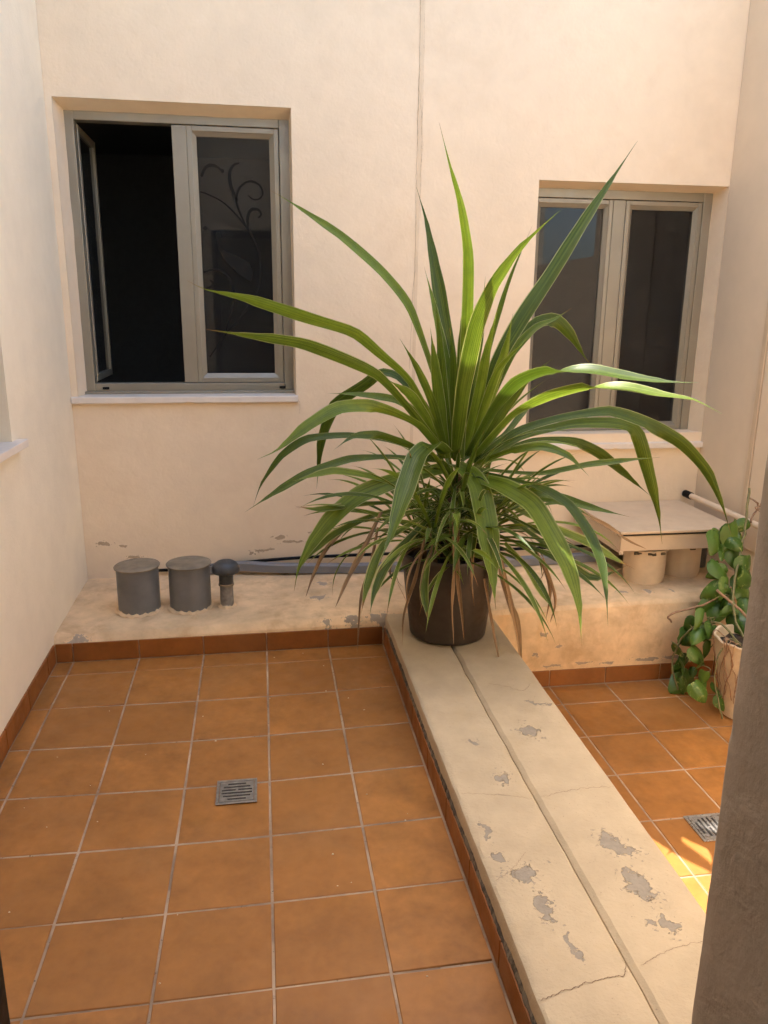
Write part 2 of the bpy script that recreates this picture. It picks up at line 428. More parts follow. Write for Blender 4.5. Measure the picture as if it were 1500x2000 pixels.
LEAVES = [
 (0, 0.0676, [(1.732, -0.1, 1.021), (1.668, -0.035, 1.329), (1.565, 0.052, 1.633), (1.447, 0.109, 1.784), (1.275, 0.181, 1.935), (1.073, 0.26, 2.07), (0.97, 0.3, 2.131)]),
 (0, 0.0833, [(1.713, -0.1, 1.021), (1.537, -0.127, 1.327), (1.401, -0.145, 1.445), (1.292, -0.16, 1.529), (1.103, -0.184, 1.585), (0.862, -0.217, 1.659), (0.708, -0.239, 1.691), (0.644, -0.25, 1.722)]),
 (0, 0.081, [(1.704, -0.1, 1.01), (1.519, -0.232, 1.22), (1.38, -0.289, 1.362), (1.252, -0.325, 1.425), (1.071, -0.371, 1.492), (0.861, -0.418, 1.525), (0.715, -0.45, 1.547)]),
 (0, 0.0927, [(1.743, -0.1, 1.02), (1.729, -0.064, 1.376), (1.689, -0.028, 1.634), (1.652, 0.003, 1.846), (1.624, 0.027, 1.992), (1.584, 0.05, 2.126)]),
 (0, 0.0654, [(1.766, -0.1, 1.043), (1.716, -0.364, 1.536), (1.687, -0.461, 1.818), (1.639, -0.517, 1.988), (1.583, -0.559, 2.115), (1.533, -0.6, 2.238)]),
 (0, 0.0958, [(1.75, -0.12, 1.012), (1.71, -0.371, 1.317), (1.718, -0.498, 1.559), (1.753, -0.572, 1.706), (1.818, -0.638, 1.826), (1.889, -0.689, 1.908), (1.938, -0.72, 1.956)]),
 (0, 0.0391, [(1.822, -0.1, 1.088), (1.883, -0.117, 1.466), (1.936, -0.13, 1.689), (1.972, -0.138, 1.802), (2.036, -0.15, 1.964)]),
 (0, 0.1034, [(1.813, -0.1, 1.019), (1.936, -0.065, 1.397), (2.05, -0.039, 1.594), (2.189, -0.01, 1.791), (2.304, 0.017, 1.966), (2.386, 0.036, 2.086), (2.573, 0.08, 2.349)]),
 (0, 0.0937, [(1.827, -0.05, 1.01), (1.957, -0.003, 1.325), (2.055, 0.03, 1.493), (2.166, 0.054, 1.576), (2.252, 0.068, 1.579), (2.329, 0.085, 1.515), (2.408, 0.107, 1.421), (2.463, 0.12, 1.366)]),
 (0, 0.0599, [(1.834, -0.05, 1.01), (1.931, -0.026, 1.237), (2.025, 0.002, 1.438), (2.133, 0.023, 1.55), (2.232, 0.038, 1.591), (2.309, 0.05, 1.636)]),
 (0, 0.0849, [(1.814, -0.1, 0.996), (1.83, -0.405, 1.238), (1.884, -0.515, 1.354), (1.956, -0.589, 1.4), (2.091, -0.699, 1.417), (2.208, -0.787, 1.398), (2.308, -0.858, 1.388), (2.399, -0.92, 1.388)]),
 (0, 0.0694, [(1.838, -0.1, 0.984), (1.898, -0.43, 1.216), (1.996, -0.555, 1.304), (2.096, -0.651, 1.348), (2.212, -0.746, 1.358), (2.312, -0.824, 1.34), (2.402, -0.891, 1.328), (2.477, -0.95, 1.285)]),
 (0, 0.0914, [(1.839, -0.1, 0.972), (2.026, -0.122, 1.106), (2.226, -0.148, 1.169), (2.426, -0.175, 1.197), (2.587, -0.199, 1.149), (2.753, -0.226, 1.059), (2.876, -0.252, 0.934), (2.954, -0.277, 0.784), (3.004, -0.3, 0.644)]),
 (0, 0.0942, [(1.845, -0.08, 0.957), (2.064, -0.083, 1.077), (2.301, -0.086, 1.13), (2.496, -0.089, 1.13), (2.602, -0.091, 1.094), (2.677, -0.094, 0.906), (2.747, -0.097, 0.708), (2.783, -0.1, 0.551)]),
 (0, 0.0788, [(1.853, -0.05, 0.951), (2.148, 0.013, 1.037), (2.37, 0.065, 1.024), (2.52, 0.103, 0.958), (2.669, 0.146, 0.853), (2.859, 0.2, 0.714)]),
 (0, 0.0449, [(1.84, -0.1, 0.937), (2.115, -0.169, 0.922), (2.321, -0.24, 0.973), (2.499, -0.31, 1.006), (2.594, -0.35, 1.02)]),
 (0, 0.0818, [(1.704, -0.1, 0.998), (1.562, -0.24, 1.152), (1.443, -0.296, 1.216), (1.332, -0.34, 1.251), (1.205, -0.384, 1.248), (1.082, -0.43, 1.186), (0.962, -0.477, 1.101), (0.89, -0.5, 1.073)]),
 (0, 0.0839, [(1.725, -0.05, 1.0), (1.631, -0.006, 1.203), (1.521, 0.037, 1.33), (1.443, 0.059, 1.351), (1.371, 0.085, 1.293), (1.243, 0.131, 1.197), (1.182, 0.182, 1.029), (1.16, 0.25, 0.782)]),
 (0, 0.0532, [(1.691, -0.1, 0.987), (1.455, -0.1, 1.071), (1.276, -0.1, 1.096), (1.1, -0.1, 1.083), (0.989, -0.1, 1.012), (0.899, -0.1, 0.89), (0.86, -0.1, 0.789)]),
 (0, 0.059, [(1.691, -0.1, 0.975), (1.452, -0.128, 1.003), (1.27, -0.157, 1.001), (1.092, -0.19, 0.949), (0.962, -0.218, 0.882), (0.829, -0.25, 0.805)]),
 (0, 0.1006, [(1.692, -0.1, 0.941), (1.473, -0.144, 0.897), (1.31, -0.189, 0.848), (1.195, -0.232, 0.767), (1.105, -0.276, 0.67), (1.043, -0.316, 0.573), (1.021, -0.35, 0.485)]),
 (0, 0.1022, [(1.709, -0.12, 1.013), (1.609, -0.282, 1.085), (1.526, -0.378, 1.052), (1.451, -0.515, 0.937), (1.381, -0.639, 0.809), (1.325, -0.72, 0.72)]),
 (0, 0.1143, [(1.752, -0.12, 0.966), (1.774, -0.259, 0.955), (1.798, -0.34, 0.91), (1.801, -0.464, 0.788), (1.796, -0.574, 0.649), (1.789, -0.68, 0.495)]),
 (0, 0.1046, [(1.788, -0.12, 0.919), (1.875, -0.412, 0.928), (1.961, -0.549, 0.879), (2.008, -0.67, 0.776), (2.04, -0.763, 0.681), (2.051, -0.855, 0.571), (2.033, -0.95, 0.446)]),
 (0, 0.0628, [(1.84, -0.1, 0.926), (1.985, -0.532, 0.948), (2.065, -0.659, 0.904), (2.108, -0.768, 0.821), (2.125, -0.861, 0.73), (2.114, -0.942, 0.641), (2.093, -1.02, 0.552)]),
 (0, 0.0556, [(1.784, -0.1, 0.845), (1.944, -0.341, 0.889), (2.086, -0.443, 0.887), (2.211, -0.521, 0.855), (2.356, -0.6, 0.828)]),
 (0, 0.0487, [(1.756, -0.1, 0.974), (1.59, -0.1, 1.181), (1.476, -0.1, 1.248), (1.32, -0.1, 1.271), (1.189, -0.1, 1.276)]),
 (0, 0.0477, [(1.78, -0.1, 0.973), (2.01, 0.01, 1.068), (2.181, 0.138, 1.217), (2.29, 0.2, 1.258)]),
 (1, 0.0469, [(1.647, -0.2, 0.768), (1.494, -0.299, 0.663), (1.392, -0.394, 0.584), (1.337, -0.481, 0.507), (1.312, -0.55, 0.447)]),
 (1, 0.0429, [(1.624, -0.2, 0.768), (1.429, -0.291, 0.685), (1.366, -0.347, 0.615), (1.313, -0.43, 0.511), (1.283, -0.5, 0.428)]),
 (1, 0.0459, [(1.948, -0.2, 0.759), (2.137, -0.228, 0.618), (2.255, -0.25, 0.524), (2.373, -0.272, 0.453), (2.513, -0.3, 0.518)]),
 (1, 0.0511, [(1.978, -0.1, 0.78), (2.206, -0.163, 0.669), (2.359, -0.218, 0.607), (2.446, -0.254, 0.554), (2.552, -0.3, 0.499)]),
 (1, 0.0394, [(1.935, -0.3, 0.647), (2.02, -0.37, 0.55), (2.067, -0.448, 0.459), (2.096, -0.5, 0.409)]),
 (1, 0.0404, [(1.552, -0.1, 0.769), (1.363, -0.126, 0.734), (1.201, -0.159, 0.667), (1.087, -0.189, 0.576), (1.063, -0.2, 0.533)]),
 (1, 0.035, [(1.551, -0.1, 0.792), (1.312, -0.175, 0.806), (1.129, -0.253, 0.808), (1.032, -0.3, 0.838)]),
 (1, 0.0392, [(1.574, -0.1, 0.839), (1.357, -0.163, 0.927), (1.198, -0.223, 0.965), (1.023, -0.3, 0.942)]),
 (1, 0.0387, [(1.649, -0.3, 0.703), (1.583, -0.359, 0.587), (1.558, -0.417, 0.495), (1.559, -0.5, 0.38)]),
 (0, 0.0742, [(1.714, -0.1, 0.986), (1.667, -0.135, 1.229), (1.631, -0.172, 1.426), (1.605, -0.2, 1.552)]),
 (0, 0.0773, [(1.77, -0.12, 0.989), (1.755, -0.166, 1.34), (1.747, -0.212, 1.594), (1.748, -0.25, 1.773)]),
 (0, 0.0665, [(1.751, -0.1, 1.009), (1.709, -0.07, 1.376), (1.65, -0.038, 1.655), (1.61, -0.02, 1.802)]),
 (0, 0.0694, [(1.838, -0.1, 0.996), (1.882, -0.173, 1.275), (1.915, -0.236, 1.451), (1.923, -0.3, 1.612)]),
 (0, 0.0745, [(1.85, -0.1, 0.984), (1.946, -0.175, 1.209), (2.019, -0.24, 1.345), (2.103, -0.3, 1.434)]),
 (0, 0.0639, [(1.791, -0.1, 0.996), (1.821, -0.205, 1.279), (1.822, -0.292, 1.454), (1.828, -0.4, 1.635)]),
 (0, 0.0613, [(1.733, -0.1, 0.986), (1.688, -0.117, 1.27), (1.659, -0.135, 1.509), (1.634, -0.15, 1.674)]),
 (0, 0.0634, [(1.791, -0.1, 0.996), (1.822, -0.054, 1.286), (1.873, -0.004, 1.527), (1.901, 0.05, 1.767)]),
 (0, 0.0558, [(1.821, -0.1, 0.996), (1.853, -0.2, 1.235), (1.879, -0.292, 1.392), (1.954, -0.4, 1.519)]),
 (0, 0.0567, [(1.714, -0.1, 0.998), (1.638, -0.135, 1.229), (1.561, -0.168, 1.383), (1.477, -0.2, 1.51)]),
 (0, 0.0592, [(1.756, -0.12, 0.989), (1.715, -0.216, 1.238), (1.674, -0.323, 1.435), (1.639, -0.4, 1.556)]),
 (0, 0.0647, [(1.698, -0.1, 0.987), (1.609, -0.169, 1.168), (1.517, -0.236, 1.284), (1.41, -0.3, 1.353)]),
 (0, 0.0538, [(1.691, -0.1, 0.964), (1.509, -0.296, 1.08), (1.367, -0.387, 1.139), (1.258, -0.447, 1.146), (1.174, -0.5, 1.101)]),
 (0, 0.0557, [(1.851, -0.1, 0.96), (1.949, -0.296, 1.051), (2.052, -0.38, 1.081), (2.141, -0.442, 1.052), (2.21, -0.5, 0.978)]),
 (2, 0.0308, [(1.692, -0.33, 0.8), (1.701, -0.338, 0.599), (1.696, -0.349, 0.394), (1.709, -0.36, 0.202)]),
 (2, 0.0265, [(1.719, -0.33, 0.732), (1.719, -0.34, 0.529), (1.742, -0.352, 0.345), (1.754, -0.36, 0.228)]),
 (2, 0.036, [(1.912, -0.33, 0.587), (1.969, -0.347, 0.355), (2.004, -0.362, 0.19), (2.024, -0.38, 0.011)]),
 (2, 0.0497, [(1.898, -0.3, 0.602), (1.952, -0.322, 0.394), (2.005, -0.339, 0.265), (2.02, -0.36, 0.114)]),
 (2, 0.0268, [(1.841, -0.33, 0.497), (1.879, -0.367, 0.272), (1.904, -0.396, 0.138), (1.916, -0.42, 0.031)]),
 (2, 0.031, [(1.587, -0.28, 0.677), (1.546, -0.299, 0.499), (1.495, -0.32, 0.345), (1.485, -0.34, 0.206)]),
 (2, 0.0289, [(1.394, -0.2, 0.707), (1.362, -0.226, 0.553), (1.315, -0.261, 0.402), (1.297, -0.299, 0.252), (1.288, -0.32, 0.17)]),
 (2, 0.0394, [(1.409, -0.2, 0.775), (1.33, -0.246, 0.63), (1.253, -0.298, 0.512), (1.193, -0.35, 0.405)]),
 (2, 0.0316, [(1.298, -0.1, 0.706), (1.18, -0.133, 0.601), (1.113, -0.171, 0.486), (1.077, -0.2, 0.401)]),
 (2, 0.0272, [(1.23, -0.1, 0.731), (1.116, -0.1, 0.653), (1.069, -0.1, 0.56)]),
 (2, 0.0251, [(2.089, -0.3, 0.594), (2.158, -0.3, 0.424), (2.147, -0.3, 0.273)]),
 (2, 0.0229, [(2.114, -0.3, 0.57), (2.183, -0.3, 0.375), (2.167, -0.3, 0.262)]),
 (2, 0.0332, [(2.273, -0.1, 0.76), (2.462, -0.142, 0.667), (2.566, -0.174, 0.598), (2.65, -0.2, 0.561)]),
 (2, 0.0264, [(1.786, -0.34, 0.664), (1.778, -0.35, 0.507), (1.794, -0.36, 0.381)]),
 (2, 0.0217, [(1.607, -0.34, 0.671), (1.591, -0.355, 0.563), (1.568, -0.37, 0.477)]),
]
DECAL_STROKES = [(0.011, [(0.633, 1.36), (0.715, 1.473), (0.801, 1.566), (0.866, 1.647), (0.91, 1.728), (0.928, 1.828), (0.916, 1.927), (0.878, 2.014), (0.82, 2.089), (0.744, 2.163), (0.676, 2.199), (0.623, 2.216)]), (0.011, [(0.849, 2.061), (0.817, 2.137), (0.809, 2.193), (0.831, 2.246), (0.877, 2.275), (0.926, 2.263), (0.948, 2.226), (0.934, 2.192), (0.899, 2.185), (0.872, 2.205)]), (0.0177, [(0.814, 2.175), (0.782, 2.249), (0.779, 2.314), (0.801, 2.352), (0.831, 2.364)]), (0.0155, [(0.864, 2.042), (0.866, 2.1), (0.887, 2.134), (0.922, 2.135), (0.937, 2.111), (0.921, 2.094)]), (0.0155, [(0.631, 2.291), (0.658, 2.338), (0.702, 2.347), (0.74, 2.322)]), (0.0088, [(0.705, 2.0), (0.704, 1.971), (0.714, 1.923)]), (0.011, [(0.618, 1.809), (0.669, 1.824), (0.719, 1.815), (0.758, 1.776), (0.776, 1.717), (0.774, 1.657), (0.75, 1.575), (0.727, 1.504)]), (0.0132, [(0.634, 1.73), (0.66, 1.735), (0.666, 1.755), (0.651, 1.77)])]
DECAL_LEAF = [(0.709, 1.932), (0.783, 1.905), (0.863, 1.867), (0.887, 1.808), (0.87, 1.763), (0.8, 1.807), (0.732, 1.874)]
DECAL_DOTS = [((0.707, 2.0), 0.0155), ((0.639, 2.034), 0.011), ((0.74, 2.322), 0.0099)]
POTHOS_LEAVES = [((3.273, 0.046, 0.508), 0.171, -30), ((3.153, 0.024, 0.505), 0.123, 20), ((3.257, 0.023, 0.426), 0.104, 0), ((3.158, -0.037, 0.385), 0.138, -5), ((3.28, -0.047, 0.383), 0.128, 15), ((3.107, -0.069, 0.269), 0.143, 60), ((3.323, 0.006, 0.259), 0.136, 5), ((3.227, -0.044, 0.205), 0.165, -40), ((3.132, -0.07, 0.173), 0.113, 30), ((3.005, -0.155, 0.173), 0.1, 50), ((3.028, -0.027, 0.086), 0.088, 20), ((2.967, -0.187, 0.108), 0.084, 0), ((3.189, -0.167, 0.155), 0.126, -60), ((2.951, -0.076, -0.008), 0.093, 70), ((3.018, -0.061, 0.01), 0.083, 40), ((3.012, -0.03, -0.132), 0.116, 80), ((3.001, -0.055, -0.205), 0.136, 30), ((3.013, -0.194, -0.04), 0.09, -60), ((3.051, -0.047, -0.16), 0.052, 0), ((2.944, -0.306, -0.062), 0.073, 20), ((2.929, -0.327, -0.122), 0.097, -20), ((3.073, -0.312, -0.189), 0.104, -15), ((3.052, -0.171, 0.015), 0.086, 20), ((3.088, -0.047, 0.193), 0.087, 70), ((3.069, -0.249, -0.153), 0.07, 0), ((3.033, -0.197, 0.135), 0.074, 30), ((3.295, -0.083, 0.183), 0.113, 10), ((3.027, -0.016, 0.031), 0.073, -30), ((3.322, 0.111, 0.555), 0.105, 60), ((3.163, -0.083, 0.298), 0.102, 20), ((2.985, -0.279, -0.092), 0.074, 45), ((3.134, -0.155, 0.2), 0.068, 52.65304049822437), ((3.307, 0.146, 0.512), 0.116, -49.49409586620987), ((3.065, -0.101, 0.098), 0.063, -10.727451428593362), ((2.979, -0.205, 0.01), 0.1, -39.56956899243864), ((3.14, -0.031, 0.359), 0.09, 60.09787223359842), ((3.098, -0.112, 0.066), 0.083, 36.99237820017572), ((3.22, 0.061, 0.452), 0.101, 34.34182579136963), ((3.15, -0.041, 0.192), 0.077, -32.714283082257374), ((3.315, 0.016, 0.295), 0.074, 55.231965040306065), ((2.986, -0.086, -0.214), 0.084, 3.9225257790726857), ((3.247, 0.077, 0.519), 0.115, -45.433984731721644), ((3.008, -0.024, 0.027), 0.096, 56.38944842506595), ((3.136, 0.0, 0.381), 0.066, 10.170027235861653), ((3.161, 0.049, 0.535), 0.09, 59.720421476385056), ((3.164, -0.11, 0.22), 0.096, -47.85568616457138), ((3.03, -0.005, 0.034), 0.098, 64.58236802634603), ((3.238, 0.019, 0.508), 0.096, -40.590417929966264), ((3.286, -0.075, 0.34), 0.117, -44.22636879290785), ((3.094, -0.196, -0.003), 0.073, 19.446568158555607), ((3.221, 0.052, 0.509), 0.101, 16.73367547601525), ((2.996, -0.063, -0.124), 0.082, 52.324687798485954), ((2.994, -0.162, 0.1), 0.082, 68.18931589348182)]

# ================================================================ SETTING
TOP, TOP_L, TOP_R, TOP_N = 5.0, 6.3, 3.55, 3.30                                   # height of the light well's walls
YB, XL, XR, YN = 0.93, -0.085, 3.545, -2.45  # back, left, right and near wall planes

def floor_z(x, y):                          # the paving falls towards its drain
    return 0.0029 * x + 0.022 * y - 0.0314 * max(0.0, 0.98 - math.sqrt((x - 0.75) ** 2 + (y + 0.963) ** 2 + .10))
def floor_r_z(x, y):
    return -0.268
def lw_top(y): return 0.155 + 0.0176 * y
def ledge_top(x, y): return 0.125 + 0.018 * x + 0.02 * (y - 0.135)

def tile_mesh(name, w, d, mat, t=0.009, bev=0.0025):
    m = MB()
    a, b = w / 2, d / 2
    r0 = [(-a, -b, -t), (a, -b, -t), (a, b, -t), (-a, b, -t)]
    r1 = [(-a, -b, -bev), (a, -b, -bev), (a, b, -bev), (-a, b, -bev)]
    q = bev * .4
    r2 = [(-a + q, -b + q, -q), (a - q, -b + q, -q), (a - q, b - q, -q), (-a + q, b - q, -q)]
    r3 = [(-a + bev, -b + bev, 0), (a - bev, -b + bev, 0), (a - bev, b - bev, 0), (-a + bev, b - bev, 0)]
    m.quad_strip([r0, r1, r2, r3], closed=True, cap=True)
    return m.mesh(name, mat)

TM = {}
def lay_tiles(parent, x0, y0, pitch, x_lo, x_hi, y_lo, y_hi, zf, g=0.007):
    i0, i1 = math.floor((x_lo - x0) / pitch), math.ceil((x_hi - x0) / pitch)
    j0, j1 = math.floor((y_lo - y0) / pitch), math.ceil((y_hi - y0) / pitch)
    for j in range(j1 - 1, j0 - 1, -1):
        for i in range(i0, i1):
            a, b = max(x0 + i * pitch + g / 2, x_lo), min(x0 + (i + 1) * pitch - g / 2, x_hi)
            c, d = max(y0 + j * pitch + g / 2, y_lo), min(y0 + (j + 1) * pitch - g / 2, y_hi)
            if b - a < .012 or d - c < .012: continue
            key = (round(b - a, 3), round(d - c, 3))
            if key not in TM: TM[key] = tile_mesh('tile', key[0], key[1], MT['tile'])
            o = link('tile', TM[key], parent)
            cx, cy = (a + b) / 2, (c + d) / 2
            e = .1
            gx = (zf(cx + e, cy) - zf(cx - e, cy)) / (2 * e); gy = (zf(cx, cy + e) - zf(cx, cy - e)) / (2 * e)
            o.rotation_euler = (math.atan(gy) + random.uniform(-.003, .003), -math.atan(gx) + random.uniform(-.003, .003), random.uniform(-.0025, .0025))
            o.location = (cx, cy, zf(cx, cy) + random.uniform(-.0004, .0004))

def grid_sheet(name, mat, x0, x1, y0, y1, zf, dz, step=.1, parent=None):
    nx, ny = max(2, int((x1 - x0) / step)), max(2, int((y1 - y0) / step))
    rings = [[(x0 + (x1 - x0) * i / nx, y0 + (y1 - y0) * j / ny, zf(x0 + (x1 - x0) * i / nx, y0 + (y1 - y0) * j / ny) + dz) for i in range(nx + 1)] for j in range(ny + 1)]
    return MB().quad_strip(rings).build(name, mat, parent)

floor_l = grid_sheet('floor', MT['grout'], XL - .02, 1.49, YN - .02, .16, floor_z, -.0027, .05)
tag(floor_l, kind='structure')
lay_tiles(floor_l, 0.0, 0.0, 0.30, -.076, 1.470, YN, .130, floor_z)
floor_r = grid_sheet('floor', MT['grout'], 2.0, XR + .02, YN - .02, .12, floor_r_z, -.0022)
tag(floor_r, kind='structure')
lay_tiles(floor_r, 2.345, -.094, 0.306, 2.02, XR, YN, .092, floor_r_z)

# ---- walls -------------------------------------------------------------------------------
def wall_mesh(name, mat, axis, plane, depth, u0, u1, z0, z1, holes, splay=0.0, step=.25, jitter=.0012):
    """A thick wall whose visible face lies in axis=plane; holes are (u0,u1,z0,z1) and get reveals running back by depth."""
    us, zs = {u0, u1}, {z0, z1}
    for h in holes: us |= {h[0], h[1]}; zs |= {h[2], h[3]}
    def fill(s, a, b):
        s = sorted(s); out = [s[0]]
        for p, q in zip(s, s[1:]):
            n = max(1, int(round((q - p) / step)))
            out += [p + (q - p) * k / n for k in range(1, n + 1)]
        return out
    us, zs = fill(us, u0, u1), fill(zs, z0, z1)
    def pt(u, z, d):
        return (u, plane + d, z) if axis == 'y' else (plane + d, u, z)
    m = MB(); idx = {}
    def vid(u, z, d):
        k = (round(u, 5), round(z, 5), round(d, 5))
        if k not in idx:
            idx[k] = len(m.v)
            jj = jitter * mnoise.noise(Vector((u * 2.3, z * 2.3, plane * 7))) if d == 0 else 0
            m.v.append(pt(u, z, d + jj))
        return idx[k]
    inside = lambda u, z: any(h[0] < u < h[1] and h[2] < z < h[3] for h in holes)
    for a, b in zip(us, us[1:]):
        for c, d in zip(zs, zs[1:]):
            if inside((a + b) / 2, (c + d) / 2): continue
            for dd in (0, depth):
                m.f.append((vid(a, c, dd), vid(b, c, dd), vid(b, d, dd), vid(a, d, dd)))
    def strip(path, inner=None):
        for (p, q) in zip(path, path[1:]):
            m.f.append((vid(*p, 0), vid(*q, 0), vid(*q, depth), vid(*p, depth)))
    strip([(u, z0) for u in us]); strip([(u, z1) for u in us]); strip([(u0, z) for z in zs]); strip([(u1, z) for z in zs])
    for h in holes:
        hu = [u for u in us if h[0] - 1e-6 <= u <= h[1] + 1e-6]; hz = [z for z in zs if h[2] - 1e-6 <= z <= h[3] + 1e-6]
        for loop in ([(u, h[2]) for u in hu], [(u, h[3]) for u in hu], [(h[0], z) for z in hz], [(h[1], z) for z in hz]): strip(loop)
    return m

wall_back = empty('courtyard_wall', (1.7, YB, 0))
wall_mesh('face', None, 'y', YB, .25, XL - .25, XR + .25, -.4, TOP, [(-.052, 1.10, 1.14, 2.607), (2.43, XR - .002, .92, 2.31)]).build('wall_face', MT['wall_back'], wall_back, True, 30)
tag(wall_back, 'tall peach plastered wall with two windows, behind the potted plant', 'wall')

wall_left = empty('courtyard_wall', (XL, -1, 0))
wall_mesh('face', None, 'x', XL, -.25, YN - .3, YB - .003, -.4, TOP_L, [(-1.35, -.13, 1.09, 2.4)]).build('wall_face', MT['wall_left'], wall_left, True, 30)
MB().box(XL - .25, XL, YB - .002, YB + 3.2, TOP - .1, TOP_L).build('sun_blocker', MT['wall_left'], wall_left)  # added unseen block, stops sun passing over the back left corner
tag(wall_left, 'pale cream plastered side wall at the left edge, with a window sill corner', 'wall')

wall_right = empty('courtyard_wall', (XR, -1, 0))
wall_mesh('face', None, 'x', XR, .25, -.45, YB - .003, -.4, TOP_R, []).build('wall_face', MT['wall_right'], wall_right, True, 30)
wall_mesh('face', None, 'x', XR + .001, .249, YN - .3, -.4505, -.4, 2.05, []).build('wall_face', MT['wall_right'], wall_right, True, 30)
tag(wall_right, 'smooth shaded beige side wall at the right edge, behind the vine', 'wall')

wall_near = empty('courtyard_wall', (1.7, YN, 0))
DX0, DX1 = .47, 1.602
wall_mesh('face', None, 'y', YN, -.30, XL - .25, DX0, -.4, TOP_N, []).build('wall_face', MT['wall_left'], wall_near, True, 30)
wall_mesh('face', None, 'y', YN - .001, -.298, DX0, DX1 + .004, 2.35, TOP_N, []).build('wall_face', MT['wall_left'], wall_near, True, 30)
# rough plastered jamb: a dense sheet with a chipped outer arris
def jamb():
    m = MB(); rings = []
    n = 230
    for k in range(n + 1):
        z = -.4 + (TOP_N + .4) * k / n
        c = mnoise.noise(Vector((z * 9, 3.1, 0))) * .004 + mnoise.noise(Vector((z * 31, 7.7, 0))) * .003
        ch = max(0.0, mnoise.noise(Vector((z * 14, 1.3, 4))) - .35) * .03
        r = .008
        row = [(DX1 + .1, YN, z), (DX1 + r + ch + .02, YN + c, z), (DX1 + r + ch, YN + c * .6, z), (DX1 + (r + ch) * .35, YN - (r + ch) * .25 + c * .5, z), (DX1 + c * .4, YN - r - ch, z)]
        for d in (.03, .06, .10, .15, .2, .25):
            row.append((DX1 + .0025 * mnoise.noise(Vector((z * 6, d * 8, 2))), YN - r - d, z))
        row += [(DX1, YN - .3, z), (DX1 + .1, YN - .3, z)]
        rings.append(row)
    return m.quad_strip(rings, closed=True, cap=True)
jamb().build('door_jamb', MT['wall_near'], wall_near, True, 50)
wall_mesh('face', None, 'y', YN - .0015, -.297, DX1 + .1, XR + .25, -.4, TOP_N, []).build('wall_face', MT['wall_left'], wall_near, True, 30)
tag(wall_near, 'dark rough plastered door jamb in the right foreground', 'wall')

frame = empty('door_frame', (.5, YN, 0))
m = MB(); m.box(.476, .532, YN - .07, YN - .004, -.05, 2.34, .004); m.build('jamb_post', MT['black'], frame)
m = MB(); m.box(.535, 1.598, YN - .07, YN - .006, 2.28, 2.34, .004); m.build('head', MT['black'], frame)
tag(frame, 'black door frame post cut off at the lower left corner', 'door frame')

# dark rooms behind the openings
def room(x0, x1, y0, y1, z0, z1, open_side, mat='room'):
    m = MB(); b = 0
    m.v += [(x0, y0, z0), (x1, y0, z0), (x1, y1, z0), (x0, y1, z0), (x0, y0, z1), (x1, y0, z1), (x1, y1, z1), (x0, y1, z1)]
    F = {'bot': (0, 1, 2, 3), 'top': (4, 5, 6, 7), 'y0': (0, 1, 5, 4), 'x1': (1, 2, 6, 5), 'y1': (2, 3, 7, 6), 'x0': (3, 0, 4, 7)}
    m.f = [v for k, v in F.items() if k != open_side]
    o = m.build('room', MT[mat]); tag(o, kind='structure')
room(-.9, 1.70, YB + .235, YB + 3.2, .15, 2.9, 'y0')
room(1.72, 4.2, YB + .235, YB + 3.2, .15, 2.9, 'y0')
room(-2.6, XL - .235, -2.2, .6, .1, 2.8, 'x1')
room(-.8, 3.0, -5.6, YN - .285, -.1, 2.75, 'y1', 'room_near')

# ---- ledge -------------------------------------------------------------------------------
ledge = empty('raised_ledge', (1.7, .5, 0))
def ledge_piece(xa, xb, yf, lip):
    rings = []
    n = int((xb - xa) / .03)
    for k in range(n + 1):
        x = xa + (xb - xa) * k / n
        j = lambda a, s: a * mnoise.noise(Vector((x * s, a * 991, yf * 5)))
        zt = ledge_top(x, yf)
        row = [(x, yf, -.34), (x, yf + j(.002, 5), -.1), (x, yf + j(.002, 9), zt - lip - .004), (x, yf + .004 + j(.0015, 14), zt - lip + j(.002, 8)),
               (x, yf + lip * .85 + j(.004, 7), zt - .003 + j(.002, 6)), (x, yf + lip * 1.15 + j(.004, 6), zt + j(.002, 5))]
        for t in (.15, .3, .45, .6, .75, .9, 1.0):
            y = yf + lip * 1.15 + (YB + .01 - yf - lip * 1.15) * t
            row.append((x, y, ledge_top(x, y) + .004 * mnoise.noise(Vector((x * 3, y * 4, 1))) + .0015 * mnoise.noise(Vector((x * 14, y * 14, 5)))))
        row.append((x, YB + .01, -.34))
        rings.append(row)
    return MB().quad_strip(rings, closed=True, cap=True)
ledge_piece(XL - .01, 1.62, .143, .030).build('ledge_body', MT['ledge'], ledge, True, 50)
ledge_piece(1.623, XR + .01, .108, .018).build('ledge_body', MT['ledge'], ledge, True, 50)
tag(ledge, 'stained plaster ledge along the foot of the window wall, carrying pipes', 'ledge')

